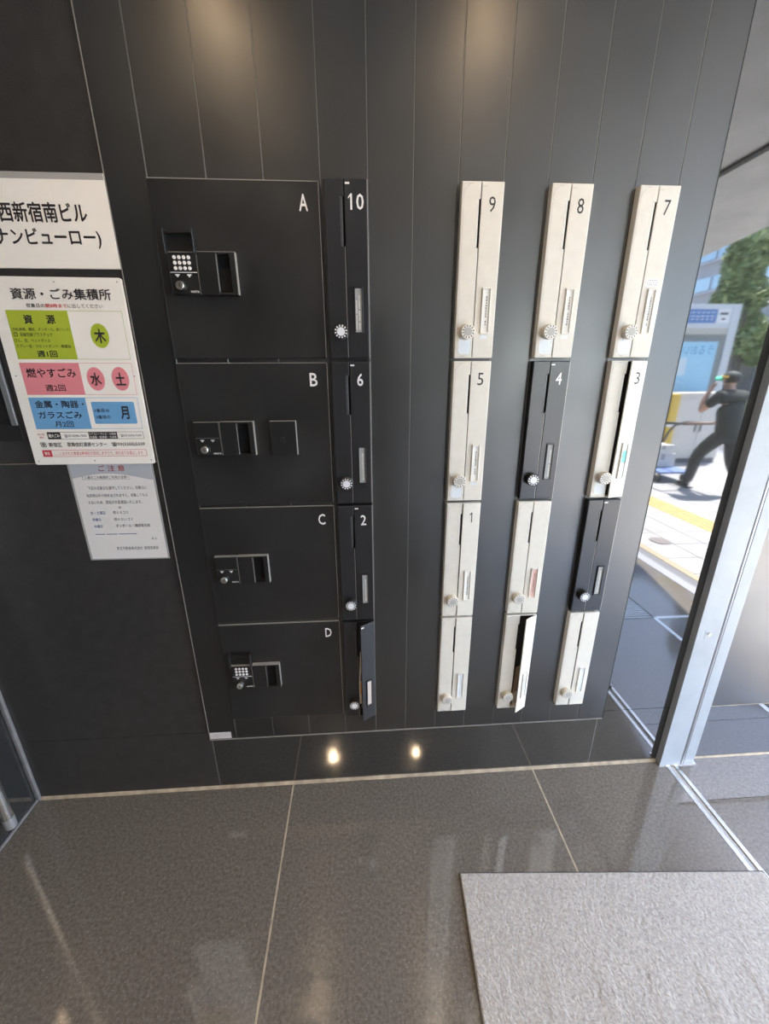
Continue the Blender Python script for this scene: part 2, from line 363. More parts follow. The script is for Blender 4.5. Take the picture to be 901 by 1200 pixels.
# ------------------------------------------------------------------ mailboxes
BW, BH, BD = 0.1035, 0.3945, 0.026
ROWTOP = [1.9405-0.4025*i for i in range(4)]
COLX = {'black': -0.0713, 'first': 0.2587, 'second': 0.4797, 'third': 0.7010}
def print_marks(parent, name, x, z0, z1, n, w, y, m, skip=0.0):
    """a column of tiny illegible characters running down a name card"""
    b = MB(); p = (z1-z0)/n
    for k in range(n):
        if random.random() < skip: continue
        z = z0+p*k; hw = w*(0.6+0.4*random.random())/2
        b.box(x-hw, x+hw, y-0.0001, y, z+p*0.12, z+p*0.36)
        b.box(x-hw*0.3, x+hw*0.3, y-0.0001, y, z+p*0.36, z+p*0.6)
        b.box(x-hw*0.8, x+hw*0.8, y-0.0001, y, z+p*0.6, z+p*0.8)
    return b.build(name, m, parent)
def mailbox(name, col, row, number, dark, label, group, angle=0.0, card=None, cardprint=True, extra=None):
    x0 = COLX[col]; z0 = ROWTOP[row]-BH
    M = BLACKBOX if dark else CREAM; M2 = BLACKPL if dark else CREAMLIGHT; PR = WHITEPRINT if dark else BLACKPRINT
    r = tag(root(name, (x0, -0.0050, z0)), label, 'mailbox', group)
    d = BD-0.005; w = BW; h = BH; yb = -d; t = 0.0022; yp = -d+0.0042
    sx = 0.0480
    # hollow casing
    b = MB()
    b.box(0, t, yb+0.0006, 0, 0, h); b.box(w-t, w, yb+0.0006, 0, 0, h)
    b.box(t, w-t, yb+0.0006, 0, h-t, h); b.box(t, w-t, yb+0.0006, 0, 0, t)
    b.build('casing', M, r, bevel=0.0014)
    MB().box(t, w-t, -0.0014, 0, t, h-t).build('inner_back', BOXSHADE, r)  # dark sheet stands for the shade of a deeper interior
    MB().box(sx-0.0092, sx-0.0046, yb+0.0003, -0.0014, h-0.1375, h-0.0355).build('slot_lip', M2 if not dark else mat('grey_slot_lip', (0.07, 0.075, 0.075), 0.3), r, bevel=0.0006)
    # fixed left plate with the letter slot cut from its right edge
    poly = [(0.0012, 0.0012), (sx-0.0010, 0.0012), (sx-0.0010, h-0.138), (sx-0.0095, h-0.138), (sx-0.0095, h-0.035), (sx-0.0010, h-0.035), (sx-0.0010, h-0.0012), (0.0012, h-0.0012)]
    MB().prism(poly, yb, yp).build('front_plate', M, r, bevel=0.0010, seg=2)
    if dark:
        MB().box(w-0.0008, w+0.0004, yb+0.0002, -0.002, 0.001, h-0.001).build('edge_highlight', EDGEGLINT, r)  # added pale strips draw highlights on the black box edges
        MB().box(sx-0.0014, sx-0.0004, yb-0.0003, yp, 0.002, h-0.139).build('edge_highlight', EDGEGLINT, r)
    # thin outline of the lock door with its rounded corners
    o1 = rrect(0.0050, sx-0.0016, 0.0040, h-0.0040, 0.024, (1, 0, 0, 1), 10)
    o2 = rrect(0.0056, sx-0.0010, 0.0046, h-0.0046, 0.0236, (1, 0, 0, 1), 10)
    n = len(o1); ob = MB(); pts = [(x, yb-0.0002, z) for x, z in o1]+[(x, yb-0.0002, z) for x, z in o2]
    fs = [(i, i+1, i+1+n, i+n) for i in range(n) if i+1 < n and not (o1[i][0] > sx-0.003 and o1[i+1][0] > sx-0.003)]
    ob.add(pts, fs)
    ob.build('door_outline', mat('grey_outline_light', (0.36, 0.34, 0.31), 0.5) if not dark else mat('grey_outline_dark', (0.06, 0.06, 0.065), 0.4), r)
    # flap: a child that swings about its right edge
    hx = w-0.0012
    f = bpy.data.objects.new('flap', None)
    fw = hx-(sx+0.0010)
    fp = MB().box(-fw, 0, -0.0042, 0, 0.0012, h-0.0012).build('flap', M, r, bevel=0.0012, seg=2)
    bpy.data.objects.remove(f)
    fp.location = (hx, yp, 0); fp.rotation_euler = (0, 0, math.radians(angle))
    yf = -0.0042
    # name card holder
    hx0, hx1, hz0, hz1 = -fw+0.0165, -fw+0.0392, h-0.3345, h-0.2265
    hb = MB(); hb.box(hx0, hx0+0.0030, yf-0.0042, yf, hz0, hz1); hb.box(hx1-0.0026, hx1, yf-0.0042, yf, hz0, hz1)
    hb.box(hx0+0.003, hx1-0.0026, yf-0.0042, yf, hz0, hz0+0.003); hb.box(hx0+0.003, hx1-0.0026, yf-0.0042, yf, hz1-0.003, hz1)
    hb.build('card_holder', M2, fp, bevel=0.0004, seg=1)
    cm = card or (CARDDARK if dark else CARD)
    patch(fp, 'name_card', hx0+0.003, hx1-0.0026, hz0+0.003, hz1-0.003, yf, cm, th=0.0012)
    if cardprint:
        cx = (hx0+hx1)/2
        print_marks(fp, 'card_print', cx+(0.001 if not dark else 0.002), hz0+0.02 if not dark else hz0+0.01, hz1-0.018, 11 if not dark else 20, 0.0046 if not dark else 0.0055, yf-0.0013, PR, 0.05)
        if dark and row == 0: print_marks(fp, 'card_print', cx-0.0052, hz0+0.01, hz1-0.03, 18, 0.004, yf-0.0013, PR, 0.1)
    # maker's mark at the top of the flap and number
    patch(fp, 'maker_mark', -fw+0.002, -fw+0.0125, h-0.0115, h-0.0075, yf, WHITEPRINT if dark else mat('faint_mark', (0.60, 0.56, 0.49), 0.5), th=0.0001)
    if number:
        cx = -fw+0.0272; hw = 0.0083 if len(number) == 1 else 0.0185
        za, zb_ = h-0.0625, h-0.0300
        if number[0] == '1':   # numeral one with its flag
            x1 = cx+0.0025 if number == '1' else cx-0.0092; sw = 0.0030 if not dark else 0.0044
            MB().prism([(x1-sw, za), (x1, za), (x1, zb_), (x1-sw*0.75, zb_), (x1-sw-0.0052, zb_-0.0068), (x1-sw-0.0052, zb_-0.0068-sw*0.9), (x1-sw, zb_-0.0052)], yf-0.0003, yf).build('number', PR, fp)
            if len(number) > 1: text(fp, 'number', number[1], cx+0.0005, cx+0.0185, za, zb_, yf-0.0002, PR, bold=0.012)
        else: text(fp, 'number', number, cx-hw, cx+hw, za, zb_, yf-0.0002, PR, bold=0.0 if not dark else 0.012)
    # combination dial
    c = (0.0300, yb, h-0.3310); R = 0.0188
    dl = MB().lathe([(R*0.93, 0), (R*0.93, 0.004), (R, 0.006), (R, 0.0165), (R-0.0015, 0.018)], (0, -1, 0), c, 32).build('dial', BLACKPL if dark else mat('tan_dial_side', (0.62, 0.56, 0.46), 0.35), r, smooth=False)
    yk = yb-0.018
    if not dark: disc(dl, 'dial_ring', c[0], c[2], R-0.0015, R-0.0015, yk, CREAMLIGHT)
    disc(dl, 'dial_cap', c[0], c[2], 0.0102, 0.0102, yk-0.0002, SILVERDISC if dark else GREYDISC, th=0.0006)
    tb = MB()
    for k in range(12):
        a = 2*PI*k/12+0.2; e = Vector((math.cos(a), math.sin(a))); p = Vector((-e.y, e.x)); ra, rb = 0.0118, 0.0160; hw = 0.0016 if dark else 0.0012
        q = [(c[0]+e.x*rr+p.x*s, yk-0.0004, c[2]+e.y*rr+p.y*s) for rr, s in ((ra, -hw), (rb, -hw), (rb, hw), (ra, hw))]
        tb.add(q, [(0, 1, 2, 3)])
    tb.build('dial_marks', PR, dl)
    if not dark and row < 2:  # pale rectangles below the dial and the card holder
        patch(r, 'pale_patch', 0.0105, sx-0.006, 0.010, 0.050, yb, PALEBLUE, r=0.004)
        patch(fp, 'pale_patch', hx0+0.001, hx1-0.003, hz0-0.012, hz0-0.004, yf, PALEBLUE)
    if extra: extra(r, fp, yf, fw, h)
    return r
gw = 'wall mailboxes in four columns'
def sticker7(r, fp, yf, fw, h):
    patch(fp, 'paper_label', -fw+0.0075, -fw+0.0430, h-0.2215, h-0.2030, yf, mat('bright_label', (0.85, 0.84, 0.82), 0.5))
    b = MB()
    for k in range(3):
        for q in range(7):
            if random.random() < 0.8: b.box(-fw+0.0095+0.0042*q, -fw+0.0125+0.0042*q, yf-0.0004, yf-0.0003, h-0.2080-0.0050*k, h-0.2055-0.0050*k)
    b.build('label_print', mat('grey_print', (0.25, 0.24, 0.23), 0.5), fp)
def teal3(r, fp, yf, fw, h):
    patch(fp, 'teal_card', -fw+0.0200, -fw+0.0362, h-0.285, h-0.250, yf-0.0013, mat('teal_card', (0.18, 0.62, 0.58), 0.5))
mailbox('mailbox', 'black', 0, '10', True, 'black mailbox numbered 10 beside locker A', gw)
mailbox('mailbox', 'black', 1, '6', True, 'black mailbox numbered 6 beside locker B', gw)
mailbox('mailbox', 'black', 2, '2', True, 'black mailbox numbered 2 beside locker C', gw)
mailbox('mailbox', 'black', 3, '', True, 'black mailbox without number, flap open, beside locker D', gw, angle=31, card=mat('beige_card', (0.52, 0.44, 0.38), 0.6), cardprint=False)
mailbox('mailbox', 'first', 0, '9', False, 'cream mailbox numbered 9 on black panelling', gw)
mailbox('mailbox', 'first', 1, '5', False, 'cream mailbox numbered 5, second down in its column', gw)
mailbox('mailbox', 'first', 2, '1', False, 'cream mailbox numbered 1 with flap barely ajar, above an unnumbered one', gw, angle=3)
mailbox('mailbox', 'first', 3, '', False, 'cream mailbox without number, closed, below mailbox 1', gw, card=PALEBLUE, cardprint=False, angle=2)
mailbox('mailbox', 'second', 0, '8', False, 'cream mailbox numbered 8 above the black mailbox 4', gw)
mailbox('mailbox', 'second', 1, '4', True, 'black mailbox numbered 4 below mailbox 8', gw)
mailbox('mailbox', 'second', 2, '', False, 'cream mailbox with pink name card and no number below mailbox 4', gw, card=CARDPINK)
mailbox('mailbox', 'second', 3, '', False, 'cream mailbox without number with its flap standing open', gw, angle=31)
mailbox('mailbox', 'third', 0, '7', False, 'cream mailbox numbered 7 with white paper label', gw, extra=sticker7)
mailbox('mailbox', 'third', 1, '3', False, 'cream mailbox numbered 3 with teal card and flap ajar', gw, angle=13, cardprint=False, card=mat('white_card', (0.85, 0.85, 0.84), 0.5), extra=teal3)
mailbox('mailbox', 'third', 2, '', True, 'black mailbox without number below mailbox 3', gw)
mailbox('mailbox', 'third', 3, '', False, 'cream mailbox without number, lowest nearest the doorway', gw, card=PALEBLUE, cardprint=False, angle=2)
# leaflets stuffed in the open boxes
lf = tag(root('leaflet', (-0.0232, -0.034, ROWTOP[3]-BH+0.045)), 'colourful folded leaflet sticking out of the open black mailbox', 'leaflet')
LC = [mat('leaflet_white', (0.75, 0.72, 0.66), 0.5), mat('leaflet_orange', (0.72, 0.36, 0.08), 0.5), mat('leaflet_purple', (0.25, 0.18, 0.32), 0.5)]
def curled(x, y, w, z0, z1, lean, n=8):
    b = MB(); v = []; f = []
    for k in range(n+1):
        q = k/n; z = z0+(z1-z0)*q; dx = lean*q*q
        v += [(x+dx, y-0.004*math.sin(3*q), z), (x+dx+w, y+0.010-0.003*math.sin(3*q), z), (x+dx+w, y+0.0104, z), (x+dx, y+0.0004, z)]
    for k in range(n):
        for q in range(4): f.append((4*k+q, 4*k+(q+1) % 4, 4*k+4+(q+1) % 4, 4*k+4+q))
    f += [(0, 1, 2, 3), (4*n+3, 4*n+2, 4*n+1, 4*n)]
    return b.add(v, f)
curled(0.000, 0.000, 0.016, 0.015, 0.235, 0.006).build('sheet', LC[0], lf)
curled(0.003, -0.003, 0.012, 0.060, 0.110, 0.003).build('sheet', LC[1], lf)
curled(0.004, -0.003, 0.012, 0.115, 0.150, 0.002).build('sheet', LC[2], lf)
curled(0.007, -0.002, 0.012, 0.000, 0.215, 0.004).build('sheet', mat('leaflet_tan', (0.62, 0.42, 0.22), 0.5), lf)
lf2 = tag(root('leaflet', (0.5325, -0.018, ROWTOP[3]-BH+0.004)), 'folded brown leaflet inside the open cream mailbox', 'leaflet')
curled(0.0, 0.0, 0.02, 0.0, 0.17, 0.004).build('sheet', mat('leaflet_brown', (0.35, 0.26, 0.19), 0.6), lf2)
curled(0.004, -0.003, 0.016, 0.0, 0.06, 0.002).build('sheet', LC[0], lf2)

# ------------------------------------------------------------------ delivery lockers
LX, LW = -0.4785, 0.3950
def locker(row, letter, lid_open, plate, label):
    z0 = ROWTOP[row]-BH; h = BH-0.002
    r = tag(root('delivery_locker', (LX, -0.005, z0)), label, 'locker', 'delivery lockers beside the mailboxes')
    dk = MB().box(0, LW, -0.0075, 0, 0.001, h).build('door', LOCKER, r, bevel=0.0018)
    yd = -0.0075
    MB().box(0.001, LW-0.001, yd-0.0003, -0.001, h-0.0012, h+0.0003).build('edge_highlight', EDGEGLINT, r)  # added pale strips draw highlights on door, housing and plate edges
    MB().box(LW-0.0010, LW+0.0004, yd-0.0003, -0.001, 0.002, h-0.0012).build('edge_highlight', EDGEGLINT, r)
    text(r, 'letter', letter, 0.347, 0.368, h-0.0605, h-0.0260, yd-0.0002, WHITEPRINT, bold=0.012)
    # keypad housing
    zt, zb = h-0.152, h-0.2435; kx0, kx1 = 0.0265, 0.0945; yk = yd-0.014
    kh = MB().box(kx0, kx1, yk, yd, zb, zt).build('keypad_housing', BLACKPL, r, bevel=0.0016)
    for s in (0, 1):
        m = MB(); cx = kx0+0.018+0.028*s; m.box(cx-0.005, cx+0.005, yk-0.0002, yk, zb+0.0415, zb+0.0440); m.add([(cx-0.003, yk-0.0002, zb+0.041), (cx, yk-0.0002, zb+0.037), (cx+0.003, yk-0.0002, zb+0.041)], [(0, 1, 2)])
        m.build('pointer_mark', WHITEPRINT, kh)
    text(kh, 'maker_name', 'NASTA', kx1-0.023, kx1-0.003, zb+0.0035, zb+0.0085, yk-0.0002, WHITEPRINT, bold=0.02)
    lc = (kx0+0.0245, yk, zb+0.018)
    lk = MB().lathe([(0.0125, 0), (0.0125, 0.004), (0.0115, 0.006)], (0, -1, 0), lc, 24).build('lock_collar', BLACKPL, kh)
    lb = MB().lathe([(0.0095, 0.004), (0.0095, 0.014), (0.0085, 0.015)], (0, -1, 0), lc, 24).build('lock_cylinder', CHROME, r)
    MB().box(lc[0]-0.0007, lc[0]+0.0007, yk-0.0155, yk-0.0150, lc[2]-0.004, lc[2]+0.004).build('keyhole', BLACKPRINT, lb)
    MB().box(kx0+0.002, kx1-0.002, yk-0.0003, yk, zb+0.0475, zb+0.0488).build('divider_line', WHITEPRINT if lid_open else mat('dim_line', (0.2, 0.2, 0.2), 0.5), kh)
    if lid_open:
        key = None
        for rr in range(3):
            for cc in range(4):
                p = (kx0+0.016+0.0112*cc, yk, zb+0.0800-0.0115*rr)
                if key is None: key = MB().lathe([(0.0042, 0), (0.0042, 0.0012), (0.0034, 0.0018)], (0, -1, 0), (0, 0, 0), 12).build('key', WHITEPRINT, kh); key.location = p
                else: copy_part(key, kh, p)
        ld = MB()
        ld.box(kx0+0.0015, kx1-0.0015, yd-0.006, yd-0.004, zt-0.002, zt+0.044)
        ld.box(kx0-0.001, kx0+0.0015, yd-0.024, yd-0.003, zt-0.004, zt+0.047); ld.box(kx1-0.0015, kx1+0.001, yd-0.024, yd-0.003, zt-0.004, zt+0.047)
        ld.box(kx0, kx1, yd-0.018, yd-0.004, zt+0.038, zt+0.0405)
        ld.build('keypad_cover', BLACKPL, r, bevel=0.0004, seg=1)
    else:
        MB().box(kx0+0.0005, kx1-0.0005, yk-0.0035, yk, zb+0.050, zt-0.0005).build('keypad_cover', BLACKPL, r, bevel=0.0008)
    # pull with its finger slot
    hx0, hx1, sx0, sx1 = 0.0970, 0.1870, 0.1420, 0.1735; yh = yd-0.016
    hb = MB()
    hb.box(hx0, sx0, yh, yd, zb-0.001, zt+0.001); hb.box(sx1, hx1, yh, yd, zb-0.001, zt+0.001)
    hb.box(sx0, sx1, yh, yd, zt-0.004, zt+0.001); hb.box(sx0, sx1, yh, yd, zb-0.001, zb+0.004)
    pl = hb.build('pull_housing', BLACKPL, r, bevel=0.0014)
    MB().box(hx1-0.0008, hx1+0.0004, yh-0.0003, yd-0.001, zb, zt+0.0012).build('edge_highlight', EDGEGLINT, pl)
    MB().box(hx0, hx1-0.0008, yh-0.0003, yd-0.001, zt+0.0002, zt+0.0013).build('edge_highlight', EDGEGLINT, pl)
    MB().box(sx0-0.0006, sx0+0.0004, yh-0.0003, yh+0.002, zb+0.004, zt-0.004).build('edge_highlight', EDGEGLINT, pl)
    MB().box(kx1-0.0006, kx1+0.0005, yk-0.0003, yd-0.001, zb, zt).build('edge_highlight', EDGEGLINT, kh)
    MB().box(kx0, kx1-0.0006, yk-0.0003, yd-0.001, zt-0.0008, zt+0.0004).build('edge_highlight', EDGEGLINT, kh)
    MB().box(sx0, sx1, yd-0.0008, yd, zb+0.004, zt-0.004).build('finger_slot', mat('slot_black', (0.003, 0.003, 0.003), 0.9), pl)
    if plate:
        q = MB().box(0.2310, 0.3020, yd-0.014, yd, zb-0.002, zt+0.001).build('cover_plate', BLACKPL, r, bevel=0.0016)
        MB().box(0.3014, 0.3025, yd-0.0143, yd-0.001, zb-0.001, zt+0.001).build('edge_highlight', EDGEGLINT, q)
        MB().box(0.2315, 0.3014, yd-0.0143, yd-0.001, zt+0.0002, zt+0.0013).build('edge_highlight', EDGEGLINT, q)
        MB().lathe([(0.0085, 0), (0.0085, 0.0015), (0.007, 0.002)], (0, -1, 0), (0.262, yd-0.014, zb+0.040), 24).build('plug', BLACKPL, q)
    return r
locker(0, 'A', True, False, 'black delivery locker A at the top with open keypad cover')
locker(1, 'B', False, True, 'black delivery locker B with an extra square plate on its door')
locker(2, 'C', False, False, 'black delivery locker C with closed keypad cover, third from top')
locker(3, 'D', True, False, 'black delivery locker D at the bottom with open keypad cover')
stk = tag(root('sticker', (-0.572, -0.0052, 0.2462)), 'small white printed sticker at the lower corner of the panelling', 'sticker')
patch(stk, 'paper', 0, 0.076, 0, 0.029, 0, mat('pinkish_sticker', (0.62, 0.56, 0.54), 0.5), th=0.0004)
_m = MB()
for k in range(14): _m.box(0.012+0.0035*k, 0.0145+0.0035*k, -0.0006, -0.0005, 0.017, 0.0185)
for k in range(8): _m.box(0.004+0.0035*k, 0.0065+0.0035*k, -0.0006, -0.0005, 0.010, 0.0112)
_m.build('print', mat('grey_print2', (0.3, 0.27, 0.27), 0.5), stk)

# ------------------------------------------------------------------ notices on the granite
INK = mat('sign_ink', (0.028, 0.024, 0.026), 0.5); REDI = mat('red_ink', (0.62, 0.05, 0.07), 0.5); BLUEI = mat('blue_ink', (0.06, 0.09, 0.30), 0.5)
GREEN = mat('sign_green', (0.42, 0.50, 0.035), 0.5); PINK = mat('sign_pink', (0.78, 0.25, 0.28), 0.5); BLUE = mat('sign_blue', (0.16, 0.38, 0.64), 0.5); DARKGREEN = mat('sign_green_line', (0.36, 0.45, 0.10), 0.5)
s1 = tag(root('building_sign', (-0.575, -0.0005, 1.7535)), 'cream paper building name sign with bold black lettering', 'sign')
MB().box(-0.46, 0, -0.006, 0, 0, 0.193).build('board', PAPER, s1, bevel=0.0008)
patch(s1, 'laminate_strip', -0.46, -0.001, 0.180, 0.193, -0.006, LAMINATE)
BY = -0.0065
text(s1, 'lettering', '西新宿南ビル', -0.252, -0.0535, 0.0945, 0.1355, BY, INK, bold=0.022)
text(s1, 'lettering', 'ナンビューロー)', -0.272, -0.0325, 0.0420, 0.0835, BY, INK, bold=0.022)

s2 = tag(root('recycling_sign', (-0.9040, -0.0005, 1.2713), rot=(0, math.radians(0.39), 0)), 'white waste collection sign with green, pink and blue blocks', 'sign')
MB().prism(rrect(0, 0.3217, 0, 0.4650, 0.006), -0.0065, 0).build('board', PAPER, s2, bevel=0.0006, seg=1)
Y0 = -0.0065; Y1 = -0.0069; Y2 = -0.0073
def T(body, u0, u1, v0, v1, m=INK, bold=0.012, y=None): return text(s2, 'lettering', body, u0, u1, min(v0, v1), max(v0, v1), Y2 if y is None else y, m, bold=bold)
def outline(u0, u1, v0, v1, w, m):
    b = MB(); b.box(u0, u1, Y0-0.0002, Y0, v1-w, v1); b.box(u0, u1, Y0-0.0002, Y0, v0, v0+w); b.box(u1-w, u1, Y0-0.0002, Y0, v0+w, v1-w); b.box(u0, u0+w, Y0-0.0002, Y0, v0+w, v1-w)
    return b.build('block_outline', m, s2)
T('資源・ごみ集積所', 0.053, 0.2905, 0.4145, 0.4400, bold=0.016)
T('収集日の', 0.0830, 0.1265, 0.3965, 0.4060, bold=0.004); T('朝8時まで', 0.1280, 0.1800, 0.3965, 0.4060, m=REDI, bold=0.016); T('に出してください', 0.1815, 0.2655, 0.3965, 0.4060, bold=0.004)
outline(0.0295, 0.3090, 0.2762, 0.3905, 0.0009, DARKGREEN); patch(s2, 'green_block', 0.0295, 0.1765, 0.2762, 0.3905, Y0, GREEN, th=0.0003)
T('資', 0.0680, 0.0895, 0.3592, 0.3803, bold=0.02); T('源', 0.1220, 0.1435, 0.3592, 0.3803, bold=0.02)
T('古紙(新聞、雑誌、ダンボール、紙パック)', 0.0345, 0.1730, 0.3420, 0.3508, bold=0)
patch(s2, 'recycling_mark', 0.0347, 0.0440, 0.3300, 0.3395, Y1, INK, r=0.002, th=0.0001); patch(s2, 'recycling_mark', 0.0360, 0.0427, 0.3315, 0.3380, Y1-0.0002, GREEN, r=0.001, th=0.0001); T('プ', 0.0370, 0.0418, 0.3322, 0.3374, bold=0)
T('容器包装プラスチック', 0.0500, 0.1280, 0.3300, 0.3392, bold=0)
T('びん、缶、ペットボトル', 0.0335, 0.1205, 0.3165, 0.3250, bold=0)
T('スプレー缶・カセットボンベ・乾電池', 0.0337, 0.1668, 0.3033, 0.3115, bold=0)
T('週1回', 0.0800, 0.1290, 0.2815, 0.2965, bold=0.014)
disc(s2, 'green_disc', 0.2438, 0.3329, 0.0222, 0.0290, Y0, GREEN, th=0.0003); T('木', 0.2305, 0.2580, 0.3150, 0.3495, bold=0.03)
outline(0.0283, 0.3090, 0.1877, 0.2675, 0.0009, PINK); patch(s2, 'pink_block', 0.0283, 0.1755, 0.1877, 0.2675, Y0, PINK, th=0.0003)
T('燃やすごみ', 0.0405, 0.1640, 0.2308, 0.2545, bold=0.012); T('週2回', 0.0789, 0.1290, 0.1972, 0.2132, bold=0.006)
disc(s2, 'pink_disc', 0.2109, 0.2277, 0.0222, 0.0295, Y0, PINK, th=0.0003); T('水', 0.1975, 0.2245, 0.2110, 0.2440, bold=0.025)
disc(s2, 'pink_disc', 0.2736, 0.2280, 0.0217, 0.0298, Y0, PINK, th=0.0003); T('土', 0.2605, 0.2865, 0.2115, 0.2440, bold=0.025)
outline(0.0276, 0.3070, 0.0980, 0.1806, 0.0009, BLUE); patch(s2, 'blue_block', 0.0276, 0.1722, 0.0980, 0.1806, Y0, BLUE, th=0.0003)
T('金属・陶器・', 0.0410, 0.1660, 0.1540, 0.1735, bold=0.014); T('ガラスごみ', 0.0420, 0.1550, 0.1260, 0.1452, bold=0.014); T('月2回', 0.0792, 0.1273, 0.1035, 0.1190, bold=0.006)
patch(s2, 'blue_panel', 0.1845, 0.2958, 0.1115, 0.1697, Y0, BLUE, r=0.004, th=0.0003)
disc(s2, 'blue_disc', 0.2660, 0.1408, 0.0200, 0.0285, Y0-0.0003, mat('sign_blue_disc', (0.15, 0.36, 0.62), 0.5), th=0.0001)
T('1番目の', 0.1905, 0.2280, 0.1420, 0.1515, bold=0.008); T('3番目の', 0.1905, 0.2284, 0.1250, 0.1345, bold=0.008); T('月', 0.2565, 0.2785, 0.1235, 0.1582, bold=0.03)
T('申込制', 0.0268, 0.0442, 0.0808, 0.0868, m=REDI, bold=0); T('有料', 0.0295, 0.0420, 0.0728, 0.0785, m=REDI, bold=0)
outline(0.0515, 0.3055, 0.0705, 0.0900, 0.0008, INK); patch(s2, 'black_block', 0.0515, 0.0858, 0.0705, 0.0900, Y0, INK, th=0.0003); patch(s2, 'black_block', 0.1597, 0.2355, 0.0705, 0.0900, Y0, INK, th=0.0003)
T('粗大ごみ', 0.0545, 0.0830, 0.0755, 0.0850, m=PAPER, bold=0.02); T('☎03-5296-7000', 0.0950, 0.1540, 0.0752, 0.0840, bold=0)
T('エアコン・テレビ・冷蔵庫', 0.1615, 0.2330, 0.0812, 0.0880, m=PAPER, bold=0.0); T('洗濯機・乾燥機・冷凍庫', 0.1615, 0.2330, 0.0725, 0.0790, m=PAPER, bold=0.0); T('☎03-5296-7200', 0.2435, 0.3000, 0.0757, 0.0838, bold=0)
# ward emblem: a knot of rounded strokes
for cx, cz in ((0.0312, 0.0585), (0.0375, 0.0585), (0.0325, 0.0525), (0.0390, 0.0525)):
    b = MB(); n = 16
    for k in range(n):
        a0, a1 = 2*PI*k/n, 2*PI*(k+1)/n
        b.add([(cx+rr*math.cos(a), Y2, cz+rr*math.sin(a)) for rr, a in ((0.0022, a0), (0.0038, a0), (0.0038, a1), (0.0022, a1))], [(0, 1, 2, 3)])
    b.build('ward_emblem', INK, s2)
T('新宿区', 0.0494, 0.0832, 0.0493, 0.0618, bold=0.016); T('歌舞伎町清掃センター', 0.0982, 0.2025, 0.0497, 0.0620, bold=0.004); T('☎03(3200)5339', 0.2153, 0.3045, 0.0493, 0.0622, bold=0.006)
outline(0.0268, 0.3052, 0.0222, 0.0408, 0.0010, REDI); patch(s2, 'red_block', 0.0268, 0.0512, 0.0222, 0.0408, Y0, REDI, th=0.0003); T('警告', 0.0320, 0.0460, 0.0270, 0.0360, m=PAPER, bold=0.01)
T('ここに出された資源は新宿区が回収しますので、持ち去りを禁止します。', 0.0570, 0.2985, 0.0262, 0.0368, m=REDI, bold=0)
hs = None
for u, v in ((0.0109, 0.0099), (0.3143, 0.0109), (0.1610, 0.0105), (0.0125, 0.235), (0.3110, 0.235), (0.1610, 0.4540), (0.3110, 0.4560)):
    if hs is None: hs = MB().lathe([(0.0014, 0), (0.0014, 0.0007), (0.0008, 0.001)], (0, -1, 0), (0, Y0, 0), 10).build('pin', BLACKPRINT, s2); hs.location = (u, 0, v)
    else: copy_part(hs, s2, (u, 0, v))

s3 = tag(root('paper_notice', (-0.8280, -0.0003, 0.9730), rot=(0, math.radians(0.34), 0)), 'laminated white paper notice hanging below the waste sign', 'notice')
MB().box(0, 0.2340, -0.0006, 0, 0, 0.33).build('laminate', mat('laminate_film', (0.42, 0.41, 0.40), 0.15), s3)
MB().box(0.006, 0.2285, -0.0011, -0.0006, 0.004, 0.33).build('sheet', mat('notice_paper', (0.76, 0.72, 0.685), 0.3), s3)
YN = -0.0014
# pale grey field behind the heading, with a curved lower edge
n = 20; gp = [(0.0062+(0.2223)*k/n, 0.2490+0.0200*math.sin(PI*min(1, (k/n)*0.92+0.1))) for k in range(n+1)]
MB().prism(gp+[(0.2283, 0.2985), (0.0062, 0.2985)], YN+0.0001, YN+0.0003).build('grey_field', mat('notice_grey', (0.46, 0.47, 0.50), 0.3), s3)
REDD = mat('dark_red_ink', (0.32, 0.05, 0.045), 0.5)
def N(body, u0, u1, v0, v1, m=INK, bold=0.0): return text(s3, 'lettering', body, u0, u1, v0, v1, YN, m, bold=bold)
N('ご 注 意', 0.0829, 0.1555, 0.2755, 0.2935, REDD, 0.012)
N('ビル裏のごみ集積所ご利用の皆様へ', 0.0329, 0.1635, 0.2535, 0.2632); patch(s3, 'underline', 0.0329, 0.1635, 0.2515, 0.2520, YN+0.0003, INK)
N('下記の収集日を厳守してください。収集日に', 0.0421, 0.2060, 0.2215, 0.2318); N('指定物以外の物を出されますと、収集してもら', 0.0333, 0.2045, 0.1994, 0.2095); N('えないため、回収が大変遅延いたします。', 0.0336, 0.1856, 0.1784, 0.1890)
N('記', 0.1155, 0.1230, 0.1640, 0.1717)
N('水・土曜日', 0.0326, 0.0741, 0.1465, 0.1568, BLUEI, 0.006); N('燃えるゴミ', 0.0961, 0.1394, 0.1475, 0.1570)
N('月曜日', 0.0331, 0.0569, 0.1260, 0.1348, BLUEI, 0.006); N('燃えないゴミ', 0.0953, 0.1486, 0.1265, 0.1353)
N('木曜日', 0.0341, 0.0569, 0.1050, 0.1138, BLUEI, 0.006); N('ダンボール・雑誌等古紙', 0.0962, 0.1949, 0.1050, 0.1152)
_m = MB()
for k in range(30): 
    if k not in (7, 16): _m.box(0.0321+0.0040*k, 0.0350+0.0040*k, YN-0.0001, YN, 0.0828, 0.0852)
_m.build('small_print', BLUEI, s3)
N('以上', 0.1914, 0.2071, 0.0640, 0.0724); N('京王不動産株式会社  管理営業部', 0.0840, 0.2063, 0.0318, 0.0425)

